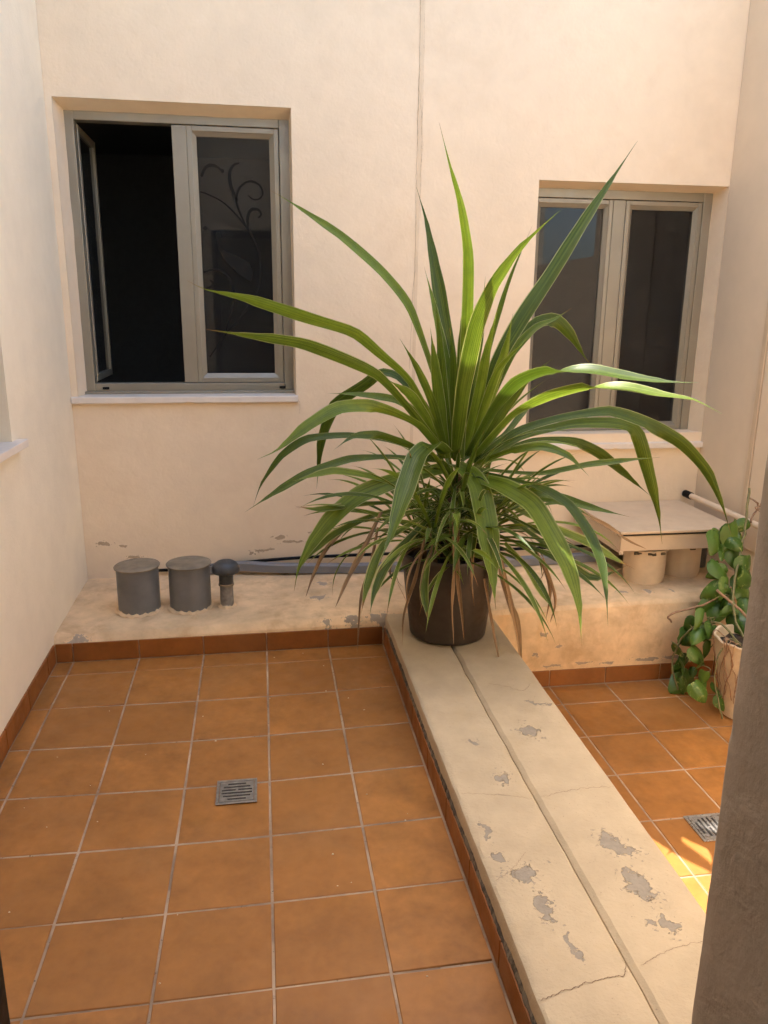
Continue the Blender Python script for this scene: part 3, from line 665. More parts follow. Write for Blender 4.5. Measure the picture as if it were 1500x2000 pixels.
def skirting(parent, axis, plane, cuts, h, t, zf, flip=1):
    """one tile per interval of cuts; axis 'y': tiles run along x at y=plane (front face), axis 'x': along y at x=plane"""
    for a, b in zip(cuts, cuts[1:]):
        a2, b2 = a + .0025, b - .0025
        mid = (a2 + b2) / 2; L = b2 - a2
        if L < .01: continue
        key = ('sk', round(L, 3), h, t)
        if key not in TM: TM[key] = MB().box(-L / 2, L / 2, 0, t, 0, h, .0022).mesh('skirting_tile', MT['skirt'])
        o = link('skirting_tile', TM[key], parent)
        p = parent.location
        if axis == 'y':
            z = zf(mid, plane); o.location = Vector((mid, plane, z)) - p
            o.rotation_euler = (random.uniform(-.01, .01), -math.atan2(zf(b, plane) - zf(a, plane), L), 0)
        else:
            z = zf(plane, mid); o.location = Vector((plane, mid, z)) - p
            sl = math.atan2(zf(plane, b) - zf(plane, a), L)
            o.rotation_euler = (0, sl if flip < 0 else -sl, math.radians(-90 if flip > 0 else 90))
            if flip > 0: o.rotation_euler = (0, sl, math.radians(-90))
            else: o.rotation_euler = (0, -sl, math.radians(90))
skirting(ledge, 'y', .135, [-.078, 0, .3, .6, .9, 1.2, 1.472], .092, .009, lambda x, y: floor_z(x, .12))
skirting(ledge, 'y', .099, [2.05, 2.345, 2.651, 2.957, 3.263, XR], .088, .009, lambda x, y: -.268)
m = MB(); m.box(-.07, 1.47, .1405, .1425, 0, .095); m.build('grout_joint', MT['grout'], ledge)
m = MB(); m.box(2.05, XR, .1045, .1070, -.27, -.182); m.build('grout_joint', MT['grout'], ledge)
skirting(wall_left, 'x', XL + .008, [-2.4, -2.1, -1.8, -1.5, -1.2, -.9, -.6, -.3, 0, .133], .092, .009, lambda x, y: floor_z(-.07, y), flip=-1)

# ---- low dividing wall ---------------------------------------------------------------------
lw = empty('low_wall', (1.75, -1.1, 0))
def low_wall():
    rings = []; n = 150
    y0, y1 = YN + .001, .15
    for k in range(n + 1):
        y = y0 + (y1 - y0) * k / n
        zt = lw_top(y)
        J = lambda s, a, sd: a * mnoise.noise(Vector((y * s, sd, 0)))
        xg = 1.732 + .004 * math.sin(y * 2) + J(9, .004, 3)
        gw = .004 + J(12, .002, 8)
        xr = 2.012 + J(5, .003, 11)
        row = [(1.4845, y, -.34), (1.4845, y, zt - .075 + J(7, .002, 1)), (1.4850 + J(11, .003, 2), y, zt - .016), (1.4885 + J(11, .003, 2), y, zt - .006), (1.497 + J(13, .003, 5), y, zt - .001), (1.51, y, zt)]
        for x in (1.56, 1.61, 1.66, 1.70): row.append((x, y, zt + .003 * mnoise.noise(Vector((x * 6, y * 5, 2)))))
        row += [(xg - gw - .006, y, zt - .001 + J(15, .001, 6)), (xg - gw * .6, y, zt - .006), (xg, y, zt - .015), (xg + gw * .6, y, zt - .007), (xg + gw + .012, y, zt + .003 + J(10, .001, 4))]
        for x in (1.79, 1.84, 1.89, 1.94): row.append((x, y, zt + .005 + .003 * mnoise.noise(Vector((x * 6, y * 5, 7)))))
        row += [(xr - .02, y, zt + .004), (xr - .007, y, zt), (xr - .001, y, zt - .008), (xr, y, zt - .02), (xr, y, -.34)]
        rings.append(row)
    return MB().quad_strip(rings, closed=True, cap=True)
low_wall().build('coping', MT['low_wall'], lw, True, 28)
skirting(lw, 'x', 1.4755, [-2.447, -2.13, -1.83, -1.53, -1.23, -.93, -.63, -.33, -.03, .128], .092, .0085, lambda x, y: floor_z(1.46, y), flip=1)
# crumbling dirty mortar along the top of the skirting
def mortar():
    rings = []
    for k in range(260):
        y = -2.44 + 2.52 * k / 259
        zb = floor_z(1.46, y) + .085
        a = mnoise.noise(Vector((y * 7, 1, 1))); b = mnoise.noise(Vector((y * 33, 2, 1))); c2 = mnoise.noise(Vector((y * 80, 5, 1)))
        h = .024 + .014 * a + .006 * b + .003 * c2
        w = .0052 + .003 * b + .002 * c2
        rings.append([(1.4843, y, zb - .01), (1.4843 - max(.0006, w), y, zb), (1.4843 - max(.0006, w), y, zb + h * .5), (1.4848, y, zb + max(.003, h))])
    return MB().quad_strip(rings)
mortar().build('mortar_bead', MT['moss'], lw, False)
tag(lw, 'low cream plastered dividing wall with a central groove and peeling patches', 'low wall')

def ribbon_crack(parent, pts, w, amp, zf=None, mat='crack', plane=None, n=70, seed=0):
    P = resample(catmull(pts, 8), n); rings = []
    for i, p in enumerate(P):
        t = (P[min(i + 1, n - 1)] - P[max(i - 1, 0)]).normalized()
        nrm = Vector((0, 0, 1)) if plane is None else Vector((0, -1, 0))
        s = t.cross(nrm).normalized()
        q = p + s * amp * (mnoise.noise(Vector((i * .21, seed, 3))) + .7 * mnoise.noise(Vector((i * .67, seed, 9))))
        if zf: q.z = zf(q.x, q.y) + .0006
        ww = w * (.45 + .9 * abs(mnoise.noise(Vector((i * .4, seed, 1))))) * min(1, (n - i) / 8, (i + 2) / 6)
        rings.append([q - s * ww / 2, q + s * ww / 2])
    return MB().quad_strip(rings).build('crack', MT[mat], parent)
lz = lambda x, y: lw_top(y) + (.0045 if x > 1.745 else 0) + .003 * mnoise.noise(Vector((x * 6, y * 5, 2 if x < 1.74 else 7))) + .0006
ribbon_crack(lw, [(1.487, -2.074, .12), (1.58, -2.053, .12), (1.661, -2.039, .12), (1.718, -2.03, .12), (1.727, -1.987, .12)], .0030, .007, lz, seed=1)
ribbon_crack(lw, [(1.502, -1.311, .13), (1.63, -1.334, .13), (1.722, -1.37, .13)], .0016, .006, lz, seed=2)
ribbon_crack(lw, [(1.745, -1.37, .13), (1.876, -1.345, .13), (2.0, -1.35, .13)], .0018, .006, lz, seed=3)
ribbon_crack(lw, [(1.50, -1.70, .13), (1.56, -1.66, .13), (1.62, -1.60, .13)], .0014, .005, lz, seed=4)
ribbon_crack(lw, [(1.76, -2.02, .12), (1.86, -1.985, .12), (2.0, -1.97, .12)], .0016, .005, lz, seed=5)
ribbon_crack(lw, [(1.79, -.62, .145), (1.86, -.66, .145), (1.91, -.70, .145), (1.97, -.64, .145)], .002, .008, lz, seed=6)
# crack lines run down inside the groove
gz = lambda x, y: lw_top(y) - .0135
ribbon_crack(lw, [(1.732 + .004 * math.sin(y * 2) + .004 * mnoise.noise(Vector((y * 9, 3, 0))), y, .1) for y in [-2.4 + .1 * i for i in range(22)]], .0035, .0015, gz, n=200, seed=9)

# vertical joint of the window wall: a filled strip with a hairline crack beside it
rings = []
for k in range(120):
    z = .25 + (TOP - .26) * k / 119
    a = .004 * mnoise.noise(Vector((z * 2, 5, 5))); b = .003 * mnoise.noise(Vector((z * 9, 2, 5)))
    pr = .0016 + .0006 * mnoise.noise(Vector((z * 20, 1, 1)))
    dx = -.010 * max(0, 2.3 - z)
    rings.append([(1.757 + a + dx, YB + .002, z), (1.7585 + a + dx, YB - pr, z), (1.7755 + b + dx, YB - pr, z), (1.777 + b + dx, YB + .002, z)])
MB().quad_strip(rings).build('joint_strip', MT['joint'], wall_back)
def wall_crack(pts, w, amp, seed, n=140):
    P = resample(catmull([(x, YB - .0035, z) for x, z in pts], 8), n); rings = []
    for i, p in enumerate(P):
        t = (P[min(i + 1, n - 1)] - P[max(i - 1, 0)]).normalized(); s = t.cross(Vector((0, -1, 0))).normalized()
        q = p + s * amp * (mnoise.noise(Vector((i * .12, seed, 3))) + .5 * mnoise.noise(Vector((i * .6, seed, 9))))
        ww = w * (.3 + 1.0 * abs(mnoise.noise(Vector((i * .3, seed, 1)))))
        rings.append([q - s * ww / 2, q + s * ww / 2])
    MB().quad_strip(rings).build('crack', MT['hairline'], wall_back)
wall_crack([(1.757, 3.4), (1.757, 2.78), (1.752, 2.3), (1.752, 1.9), (1.738, 1.5), (1.732, 1.3)], .0034, .007, 2)
wall_crack([(1.779, 3.4), (1.779, 2.85), (1.777, 2.4), (1.775, 2.1)], .0022, .002, 5)
wall_crack([(1.76, 2.76), (1.772, 2.6), (1.781, 2.45), (1.772, 2.3)], .0018, .006, 8, 60)
wall_crack([(1.105, 1.155), (1.118, 1.11), (1.115, 1.06)], .0022, .005, 11, 30)
wall_crack([(1.19, .98), (1.21, .93), (1.22, .84)], .0016, .006, 13, 30)

# ================================================================ WINDOWS
FY = YB + .12                               # outer face of the window frames
def bars(parent, name, x0, x1, z0, z1, w, y0, y1, mat, bev=.003):
    """four mitre-free bars of a rectangular frame in one mesh"""
    m = MB()
    m.box(x0, x0 + w, y0, y1, z0, z1, bev); m.box(x1 - w, x1, y0, y1, z0, z1, bev)
    m.box(x0 + w, x1 - w, y0 + .001, y1 - .001, z1 - w, z1, bev); m.box(x0 + w, x1 - w, y0 + .001, y1 - .001, z0, z0 + w, bev)
    return m.build(name, mat, parent)

def sash(parent, x0, x1, z0, z1, w, y):
    """profiled sash: outer bar, sloped inner bead, glazing gasket and pane"""
    s = bars(parent, 'sash', x0, x1, z0, z1, w * .55, y, y + .05, MT['alu'])
    m = MB(); a = w * .55; b = w
    O = [(x0 + a, z0 + a), (x1 - a, z0 + a), (x1 - a, z1 - a), (x0 + a, z1 - a)]
    I = [(x0 + b, z0 + b), (x1 - b, z0 + b), (x1 - b, z1 - b), (x0 + b, z1 - b)]
    m.quad_strip([[(p[0], y + .006, p[1]) for p in O], [(p[0], y + .022, p[1]) for p in I], [(p[0], y + .045, p[1]) for p in I]], closed=True)
    m.build('glazing_bead', MT['alu'], s)
    g = b - .004
    MB().quad_strip([[(x0 + g, y + .030, z0 + g), (x1 - g, y + .030, z0 + g)], [(x0 + g, y + .030, z1 - g), (x1 - g, y + .030, z1 - g)]]).build('pane', MT['glass'], s)
    return s

def reveal_plaster(parent, ox0, ox1, oz0, oz1, ix0, ix1, iz0, iz1, mat):
    """splayed plaster between the wall face and the frame: two sides and the head"""
    m = MB()
    n = 24
    def strip(A, B, C, D):
        rings = []
        for k in range(n + 1):
            t = k / n; p = Vector(A).lerp(Vector(B), t); q = Vector(D).lerp(Vector(C), t)
            q = q + Vector((mnoise.noise(Vector((t * 9, q.x, 1))), 0, mnoise.noise(Vector((t * 9, q.z, 4))))) * .004
            rings.append([p, p.lerp(q, .5), q])
        m.quad_strip(rings)
    y0, y1 = YB + .004, FY - .001
    strip((ox0, y0, oz0), (ox0, y0, oz1), (ix0, y1, iz1), (ix0, y1, iz0))
    strip((ox1, y0, oz0), (ox1, y0, oz1), (ix1, y1, iz1), (ix1, y1, iz0))
    strip((ox0, y0, oz1), (ox1, y0, oz1), (ix1, y1, iz1), (ix0, y1, iz1))
    return m.build('reveal', mat, parent, True, 40)

# --- left window: left leaf swung open inwards, right leaf closed with a vine pattern
wl = empty('casement_window', (.53, FY, 1.165))
reveal_plaster(wl, -.051, 1.099, 1.14, 2.606, -.028, 1.092, 1.14, 2.574, MT['wall_back'])
m = MB()
m.box(-.046, .016, FY, FY + .075, 1.163, 2.585, .003); m.box(1.040, 1.108, FY, FY + .075, 1.163, 2.585, .003)
m.box(.0165, 1.0395, FY + .001, FY + .074, 2.534, 2.585, .003); m.box(.0165, 1.0395, FY + .001, FY + .074, 1.163, 1.219, .003)
m.build('frame', MT['alu'], wl)
m = MB(); m.box(-.035, 1.098, FY - .030, FY - .002, 1.155, 1.178, .003); m.build('drip_rail', MT['alu'], wl)
for x in (.055, 1.012):
    MB().box(x, x + .034, FY - .006, FY + .002, 1.187, 1.200, .001).build('drain_cap', MT['black'], wl)
MB().box(.493, .566, FY + .006, FY + .05, 1.222, 2.530, .002).build('mullion', MT['alu'], wl)
s_r = sash(wl, .567, 1.037, 1.222, 2.531, .048, FY + .004)
# open leaf: hinged on the left jamb, turned into the room by 84 degrees
hinge = Vector((.022, FY + .07, 0))
s_o = bars(wl, 'sash', .024, .494, 1.225, 2.528, .036, FY + .072, FY + .100, MT['alu'])
pane_o = MB().quad_strip([[(.058, FY + .086, 1.259), (.459, FY + .086, 1.259)], [(.058, FY + .086, 2.494), (.459, FY + .086, 2.494)]]).build('pane', MT['glass'], s_o)
for o in (s_o, pane_o):
    for v in o.data.vertices:
        d = Vector(v.co) - hinge
        a = math.radians(90.5)
        v.co = (hinge.x + d.x * math.cos(a) - d.y * math.sin(a), hinge.y + d.x * math.sin(a) + d.y * math.cos(a), v.co.z)
# sill with a small chip
def sill(parent, x0, x1, z1, t, y0, y1):
    m = MB(); rings = []
    n = 60
    for k in range(n + 1):
        x = x0 + (x1 - x0) * k / n
        c = .004 if abs(k - n * .51) < 1.2 else .0015 * abs(mnoise.noise(Vector((x * 12, z1, 2))))
        rings.append([(x, y0 + .004, z1 - t + c), (x, y0, z1 - t + .004 + c), (x, y0, z1 - .004), (x, y0 + .004, z1), (x, y1, z1 + .004), (x, y1, z1 - t)])
    return m.quad_strip(rings, closed=True, cap=True).build('sill', MT['sill'], parent)
sill(wl, -.082, 1.108, 1.160, .036, YB - .03, FY + .01)
# vinyl vine pattern on the closed pane
m = MB(); yd = FY + .0325
for w, pts in DECAL_STROKES:
    P = resample(catmull([(x, yd, z) for x, z in pts], 10), 40)
    rings = []
    for i, p in enumerate(P):
        t = (P[min(i + 1, 39)] - P[max(i - 1, 0)]).normalized(); s = t.cross(Vector((0, -1, 0))).normalized()
        ww = w * (.35 + .65 * math.sin(math.pi * min(1, .15 + i / 39 * .8)))
        rings.append([p - s * ww / 2, p + s * ww / 2])
    m.quad_strip(rings)
b = len(m.v); m.v += [(x, yd - .0004, z) for x, z in DECAL_LEAF]; m.f.append(tuple(range(b, b + len(DECAL_LEAF))))
for (c, r) in DECAL_DOTS:
    b = len(m.v); m.v += [(c[0] + r * math.cos(k * math.pi / 8), yd - .0004, c[1] + r * math.sin(k * math.pi / 8)) for k in range(16)]; m.f.append(tuple(range(b, b + 16)))
m.v = [(x, y - .004, z) for x, y, z in m.v]
dec = m.build('vine_decal', MT['decal'], s_r)
dec['label'] = 'dark curling vine pattern on the glass'
tag(wl, 'larger champagne aluminium window with its left leaf open and curling vine pattern', 'window')

# --- right window: both leaves closed
wr = empty('casement_window', (2.98, FY, .93))
reveal_plaster(wr, 2.431, XR - .003, .92, 2.309, 2.425, 3.52, .92, 2.288, MT['wall_back'])
m = MB()
m.box(2.39, 2.449, FY, FY + .075, .872, 2.300, .003); m.box(3.470, 3.535, FY, FY + .075, .872, 2.300, .003)
m.box(2.4495, 3.4695, FY + .001, FY + .074, 2.241, 2.300, .003); m.box(2.4495, 3.4695, FY + .001, FY + .074, .872, .919, .003)
m.build('frame', MT['alu'], wr)
MB().box(3.36, 3.40, FY - .006, FY + .002, .886, .898, .001).build('drain_cap', MT['black'], wr)
MB().box(2.923, 2.997, FY + .006, FY + .05, .922, 2.238, .002).build('mullion', MT['alu'], wr)
sash(wr, 2.451, 2.921, .922, 2.238, .046, FY + .004)
sash(wr, 2.999, 3.468, .922, 2.238, .046, FY + .004)
sill(wr, 2.40, XR - .004, .866, .036, YB - .035, FY + .02)
tag(wr, 'smaller closed two-leaf aluminium window above the beige box', 'window')

# --- window in the left wall: only its sill corner and reveal show
ws = empty('side_window', (XL - .12, -.74, 1.09))
m = MB()
m.box(XL - .25, XL - .20, -1.345, -.135, 2.33, 2.395, .003); m.box(XL - .25, XL - .20, -1.345, -.135, 1.095, 1.15, .003)
m.box(XL - .251, XL - .199, -.20, -.136, 1.1505, 2.3295, .003); m.box(XL - .251, XL - .199, -1.344, -1.28, 1.1505, 2.3295, .003)
m.build('frame', MT['alu'], ws)
MB().quad_strip([[(XL - .225, -1.28, 1.15), (XL - .225, -.20, 1.15)], [(XL - .225, -1.28, 2.33), (XL - .225, -.20, 2.33)]]).build('pane', MT['glass'], ws)
m = MB(); m.box(XL - .12, XL + .042, -1.42, -.055, 1.062, 1.094, .003); m.build('sill', MT['sill'], ws)
tag(ws, 'pale stone sill corner of a side window at the left edge', 'window')

# --- chair in the dark room behind the open leaf
ch = empty('chair', (.40, 1.75, .15))
def rounded_panel(x0, x1, z0, z1, y, tilt, r=.06):
    pts = []
    for cx, cz, a0 in ((x1 - r, z1 - r, 0), (x0 + r, z1 - r, 90), (x0 + r, z0 + r, 180), (x1 - r, z0 + r, 270)):
        for k in range(6):
            a = math.radians(a0 + 18 * k); pts.append((cx + r * math.cos(a), cz + r * math.sin(a)))
    return MB().quad_strip([[(x, y + d + tilt * (z - z0), z) for x, z in pts] for d in (0, .03)], closed=True, cap=True)
rounded_panel(.22, .60, .72, 1.13, 1.62, -.05).build('backrest', MT['chair'], ch)
MB().box(.20, .62, 1.66, 2.06, .60, .65, .015).build('seat', MT['chair'], ch)
for x in (.22, .58):
    for y in (1.68, 2.02): MB().tube([(x, y, .15), (x, y, .61)], .013).build('leg', MT['chair'], ch)
    MB().tube([(x, 1.64, .63), (x, 1.625, .80)], .010).build('back_post', MT['chair'], ch)
tag(ch, 'black chair with rounded back in the dark room behind the open window', 'chair')

# ================================================================ THINGS ON THE LEDGE
def vent_pipe(cx, cy, r, z1, label, tilt):
    z0 = ledge_top(cx, cy) - .012
    o = empty('vent_pipe', (cx, cy, z0))
    m = MB(); m.lathe(cx, cy, [(r, z0), (r, z0 + .045), (r + .0006, z0 + .05), (r, z0 + .055), (r, z1 - .01), (r - .006, z1 - .006)], 48); m.build('pipe', MT['pvc_grey'], o, True, 40)
    m = MB(); m.lathe(cx, cy, [(r - .004, z1 - .008), (r + .008, z1 - .007), (r + .0095, z1 - .002), (r + .006, z1 + .002), (r * .5, z1 + .004), (.002, z1 + .0045)], 48); c = m.build('cap', MT['pvc_cap'], o, True, 50)
    for v in c.data.vertices: v.co.z += tilt * (v.co.x - cx)
    m = MB(); m.lathe(cx, cy, [(r + .016, z0 + .012), (r + .011, z0 + .019), (r + .004, z0 + .022), (r - .002, z0 + .024)], 48, .012); m.build('mortar_collar', MT['ledge'], o, True, 60)
    tag(o, label, 'vent pipe', 'capped grey pipes on the ledge')
vent_pipe(.268, .435, .103, .372, 'grey capped pipe stub nearest the left wall', .02)
vent_pipe(.522, .430, .103, .376, 'grey capped pipe stub beside the black mushroom vent', .0)
mv = empty('mushroom_vent', (.705, .41, .14))
z0 = ledge_top(.705, .41) - .005
MB().lathe(.705, .41, [(.034, z0), (.033, z0 + .10), (.0325, .262)], 28).build('pipe', simple('weathered_pipe', (.22, .20, .175), .7, 0, .4, 30, .2, 60), mv, True, 40)
MB().lathe(.705, .41, [(.0385, .255), (.0395, .258), (.0395, .264), (.036, .267)], 28).build('clamp_ring', MT['pvc_cap'], mv, True, 40)
MB().lathe(.705, .41, [(.036, .264), (.036, .32), (.058, .322), (.068, .328), (.071, .338), (.069, .352), (.060, .368), (.045, .380), (.025, .386), (.001, .388)], 36).build('cowl', MT['pvc_dark'], mv, True, 40)
MB().lathe(.705, .41, [(.05, z0 + .003), (.042, z0 + .012), (.032, z0 + .015)], 28, .01).build('mortar_collar', MT['ledge'], mv, True, 60)
tag(mv, 'small black mushroom-shaped vent cowl on a thin weathered pipe', 'vent')

# flat cable duct lying along the wall
P = catmull([(.55, .885, .150), (.74, .85, .178), (1.02, .80, .172), (1.45, .76, .166), (1.75, .74, .168), (2.3, .72, .180), (2.9, .72, .190)], 8)
rings = []
for p in P:
    z = max(p.z, ledge_top(p.x, p.y) + .004) + .012
    rings.append([(p.x, p.y, z - .012), (p.x, p.y, z + .030), (p.x, p.y + .004, z + .033), (p.x, p.y + .045, z + .036), (p.x, p.y + .045, z - .012)])
d = MB().quad_strip(rings, closed=True, cap=True).build('cable_duct', MT['strip'], None)
tag(d, 'flat grey plastic cable duct lying along the ledge behind the pot', 'cable duct')
P = catmull([(.30, .915, .18), (.50, .90, .186), (.72, .895, .21), (1.1, .90, .228), (1.6, .90, .232), (2.4, .90, .232), (2.95, .90, .235)], 8)
tag(MB().tube(P, .009).build('cable', MT['black'], None, True), 'black cable running along the foot of the wall above the grey duct', 'cable')

# beige metal box on two cream stubs
bx = empty('duct_box', (3.1, .6, .39))
X0, X1, Y0, Y1 = 2.765, 3.425, .285, .922
MB().box(X0 - .012, X1 + .012, Y0 - .014, Y1, .488, .503, .003).build('lid', MT['box'], bx)
m = MB()
m.box(X0, X1, Y0, Y0 + .012, .392, .474, .002); m.box(X0 - .002, X0 + .010, Y0 + .0125, Y1 - .002, .380, .486, .002)
m.box(X1 - .010, X1 + .001, Y0 + .0125, Y1 - .002, .392, .486, .002); m.box(X0 + .011, X1 - .011, Y1 - .02, Y1 - .003, .394, .486)
m.build('casing', MT['box'], bx)
MB().box(X0 + .012, X1 - .012, Y0 + .014, Y1 - .022, .394, .4865).build('shade_block', MT['box_dark'], bx)  # dark block filling the casing, its colour stands for shade under the lid
MB().box(X0 - .006, X0 + .016, Y0 - .004, Y0 - .001, .376, .398, .0005).build('corner_bracket', MT['box'], bx)
for (yy, zz) in ((.36, .462), (.40, .462)):
    MB().lathe(X0 - .004, yy, [(.001, zz), (.004, zz)], 8).build('screw', MT['steel'], bx)
tag(bx, 'flat beige metal box with overhanging lid, resting on two cream stubs', 'box')
def cream_stub(cx, cy, r, z1, label):
    z0 = ledge_top(cx, cy) - .006
    o = empty('pipe_stub', (cx, cy, z0))
    MB().lathe(cx, cy, [(r - .006, z0), (r - .003, z0 + .02), (r, z0 + .026), (r + .001, z1 - .03), (r + .004, z1 - .026), (r + .005, z1 - .008), (r, z1)], 44).build('pipe', MT['cream_pipe'], o, True, 40)
    MB().lathe(cx, cy, [(r + .004, z1 - .014), (r + .012, z1 - .010), (r + .012, z1 - .003), (r - .01, z1 - .001)], 44, .012).build('broken_rim', MT['cream_pipe'], o, True, 60)
    random.seed(int(cx * 100))
    for k in range(5):
        a = random.uniform(3.6, 5.6); x, y = cx + (r + .006) * math.cos(a), cy + (r + .006) * math.sin(a)
        MB().box(x - random.uniform(.004, .018), x + random.uniform(.004, .018), y - .007, y + .003, z1 - random.uniform(.02, .03), z1 - .012, .001).build('sealant_crumb', MT['moss'], o)
    tag(o, label, 'pipe stub', 'cream stubs under the beige box')
cream_stub(2.985, .43, .112, .378, 'wider cream pipe stub under the front left of the beige box')
cream_stub(3.235, .485, .103, .386, 'cream pipe stub under the beige box, nearer the vine')
random.seed(21)
tag(MB().tube([(3.462, .60 + .3, .548), (3.462, .83, .548)], .022, 14).build('pipe_end', MT['black'], None, True, 40), 'short black rubber pipe end in the wall corner above the beige box', 'pipe')
tag(MB().tube([(3.462, .826, .548), (3.462, .5, .546), (3.462, .20, .543), (3.462, .05, .540)], .0175, 14).build('water_pipe', MT['cream_pipe'], None, True, 40), 'cream pipe running along the right side of the beige box', 'pipe')
cond = MB(); cond.tube([(3.40, .56, .17), (3.40, .56, .40)], .033, 16)
tag(cond.build('drain_hose', MT['pvc_dark'], None, True, 40), 'dark upright hose in the shade behind the cream stubs', 'hose')

# door edge in the right wall
dr = empty('cabinet_door', (XR, .2, .5))
m = MB(); m.box(XR - .014, XR - .0015, .395, .432, .36, 2.40, .003); m.build('frame', MT['box'], dr)
MB().box(XR - .011, XR - .0015, -.55, .388, .36, 2.40, .003).build('door_leaf', MT['wall_right'], dr)
tag(dr, 'flush beige door edge with a dark gap in the right wall', 'door')

# ================================================================ DRAINS
def drain(cx, cy, zf, size, label, rot=0.0, mat='steel'):
    z = zf(cx, cy) + .0012
    o = empty('floor_drain', (cx, cy, z))
    h = size / 2
    def put(m, name, mt):
        ob = m.build(name, mt, o); ob.location = (0, 0, 0); ob.rotation_euler = (0, 0, rot)
    put(MB().box(-h + .012, h - .012, -h + .012, h - .012, .0002, .0008), 'shade_sheet', MT['box_dark'])  # thin dark sheet over the tile, painted as the shaded hole below the grate
    fr = MB(); t = .010
    fr.box(-h, -h + t, -h, h, 0, .0045, .001); fr.box(h - t, h, -h, h, 0, .0045, .001)
    fr.box(-h + t, h - t, -h, -h + t, .0001, .0044, .001); fr.box(-h + t, h - t, h - t, h, .0001, .0044, .001)
    put(fr, 'frame', MT[mat])
    g = MB(); e = h - t - .002; n = 6
    pitch = (2 * e - .012) / n; R = e - .004
    for k in range(n + 1):
        y = -e + .006 + pitch * k
        g.box(-e, e, y - pitch * .21, y + pitch * .21, .0008, .0040, .0007)
    for k in range(n):
        y = -e + .006 + pitch * (k + .5)
        x = math.sqrt(max(.0002, R * R - y * y)) * .98
        for (a, b) in ((-e, -x), (x, e)) + (((-.004, .004),) if k in (3,) else ()):
            if b - a > .001: g.box(a, b, y - pitch * .292, y + pitch * .292, .0008, .0039)
    put(g, 'grate', MT[mat])
    tag(o, label, 'floor drain', 'square slotted floor drains')
drain(.784, -.948, floor_z, .142, 'square slotted steel drain in the middle of the left paving')
drain(2.55, -1.085, floor_r_z, .150, 'square slotted steel drain half hidden behind the foreground jamb', math.pi / 2, 'steel_bright')

# ================================================================ POTTED PLANT
PX, PY, PZ = 1.742, -.10, lw_top(-.1) + .006
plant = empty('potted_plant', (PX, PY, PZ))
m = MB()
m.lathe(PX, PY, [(.001, PZ), (.160, PZ), (.172, PZ + .004), (.177, PZ + .012), (.205, PZ + .24), (.212, PZ + .315), (.2125, PZ + .32), (.219, PZ + .322), (.2265, PZ + .392), (.228, PZ + .402), (.224, PZ + .408), (.214, PZ + .404), (.205, PZ + .33)], 64)
m.build('pot', MT['pot'], plant, True, 45)
MB().lathe(PX, PY, [(.001, PZ + .368), (.08, PZ + .365), (.15, PZ + .360), (.2085, PZ + .35)], 40, .02).build('soil', MT['soil'], plant, True)
MB().tube([(PX, PY, PZ + .33), (PX + .01, PY - .005, PZ + .5), (PX + .015, PY, PZ + .66), (PX + .02, PY, PZ + .76)], [.035, .032, .030, .02], 12).build('stem', MT['bark'], plant, True)

CAM = Vector((0.915, -3.424, 1.620))
WPROF = [(0, .50), (.28, .60), (.52, .88), (.66, 1.0), (.78, .80), (.87, .40), (.92, .15), (.955, .05), (1, .010)]
UPROF = [(0, .66), (.2, .86), (.42, 1.0), (.6, .92), (.74, .66), (.84, .36), (.90, .15), (.945, .05), (1, .010)]
def wprof(s, prof=WPROF):
    for (a, x), (b, y) in zip(prof, prof[1:]):
        if s <= b:
            t = (s - a) / (b - a); t = t * t * (3 - 2 * t)
            return x + (y - x) * t
    return prof[-1][1]
def leaf_mesh(pts, width, mat, n=22, face=.55, vee=.16, twist=0.0, prof=WPROF, waves=.0):
    P = resample(pts, n); m = MB(); m.uv = []
    rings = []
    az = P[-1] - P[0]; az.z = 0
    side = az.cross(Vector((0, 0, 1)))
    if side.length < .02: side = Vector((1, 0, 0))
    side.normalize()
    prevW = None
    for i, p in enumerate(P):
        s = i / (n - 1)
        T = (P[min(i + 1, n - 1)] - P[max(i - 1, 0)]).normalized()
        Wn = side - T * side.dot(T)
        if Wn.length < .05: Wn = T.cross(Vector((0, 1, 0)))
        Wn.normalize()
        V = CAM - p; V.normalize()
        Wc = T.cross(V)
        if Wc.length < .05: Wc = Wn.copy()
        Wc.normalize()
        if Wc.dot(Wn) < 0: Wc = -Wc
        W = (Wn * (1 - face) + Wc * face)
        if prevW is not None:
            if W.dot(prevW) < 0: W = -W
            W = W * .5 + prevW * .5
        W = W - T * W.dot(T); W.normalize(); prevW = W.copy()
        if twist: W = Matrix.Rotation(twist * s, 3, T) @ W
        Nn = W.cross(T).normalized()
        if Nn.z < 0 and abs(Nn.z) > .1: Nn = -Nn
        h = width * .5 * wprof(s, prof)
        wv = waves * width * math.sin(s * 17 + width * 900) * wprof(s, prof)
        row = []
        for e in (-1, -.86, -.45, 0, .45, .86, 1):
            row.append(p + W * (h * e) + Nn * (h * vee * 2 * (abs(e) - .5) + wv * e))
            m.uv.append(((e + 1) / 2, s))
        rings.append(row)
    m.quad_strip(rings)
    return m.mesh('leaf', mat, True)
DEADP = [(0, .5), (.3, .8), (.55, 1), (.75, .6), (.9, .35), (1, .03)]
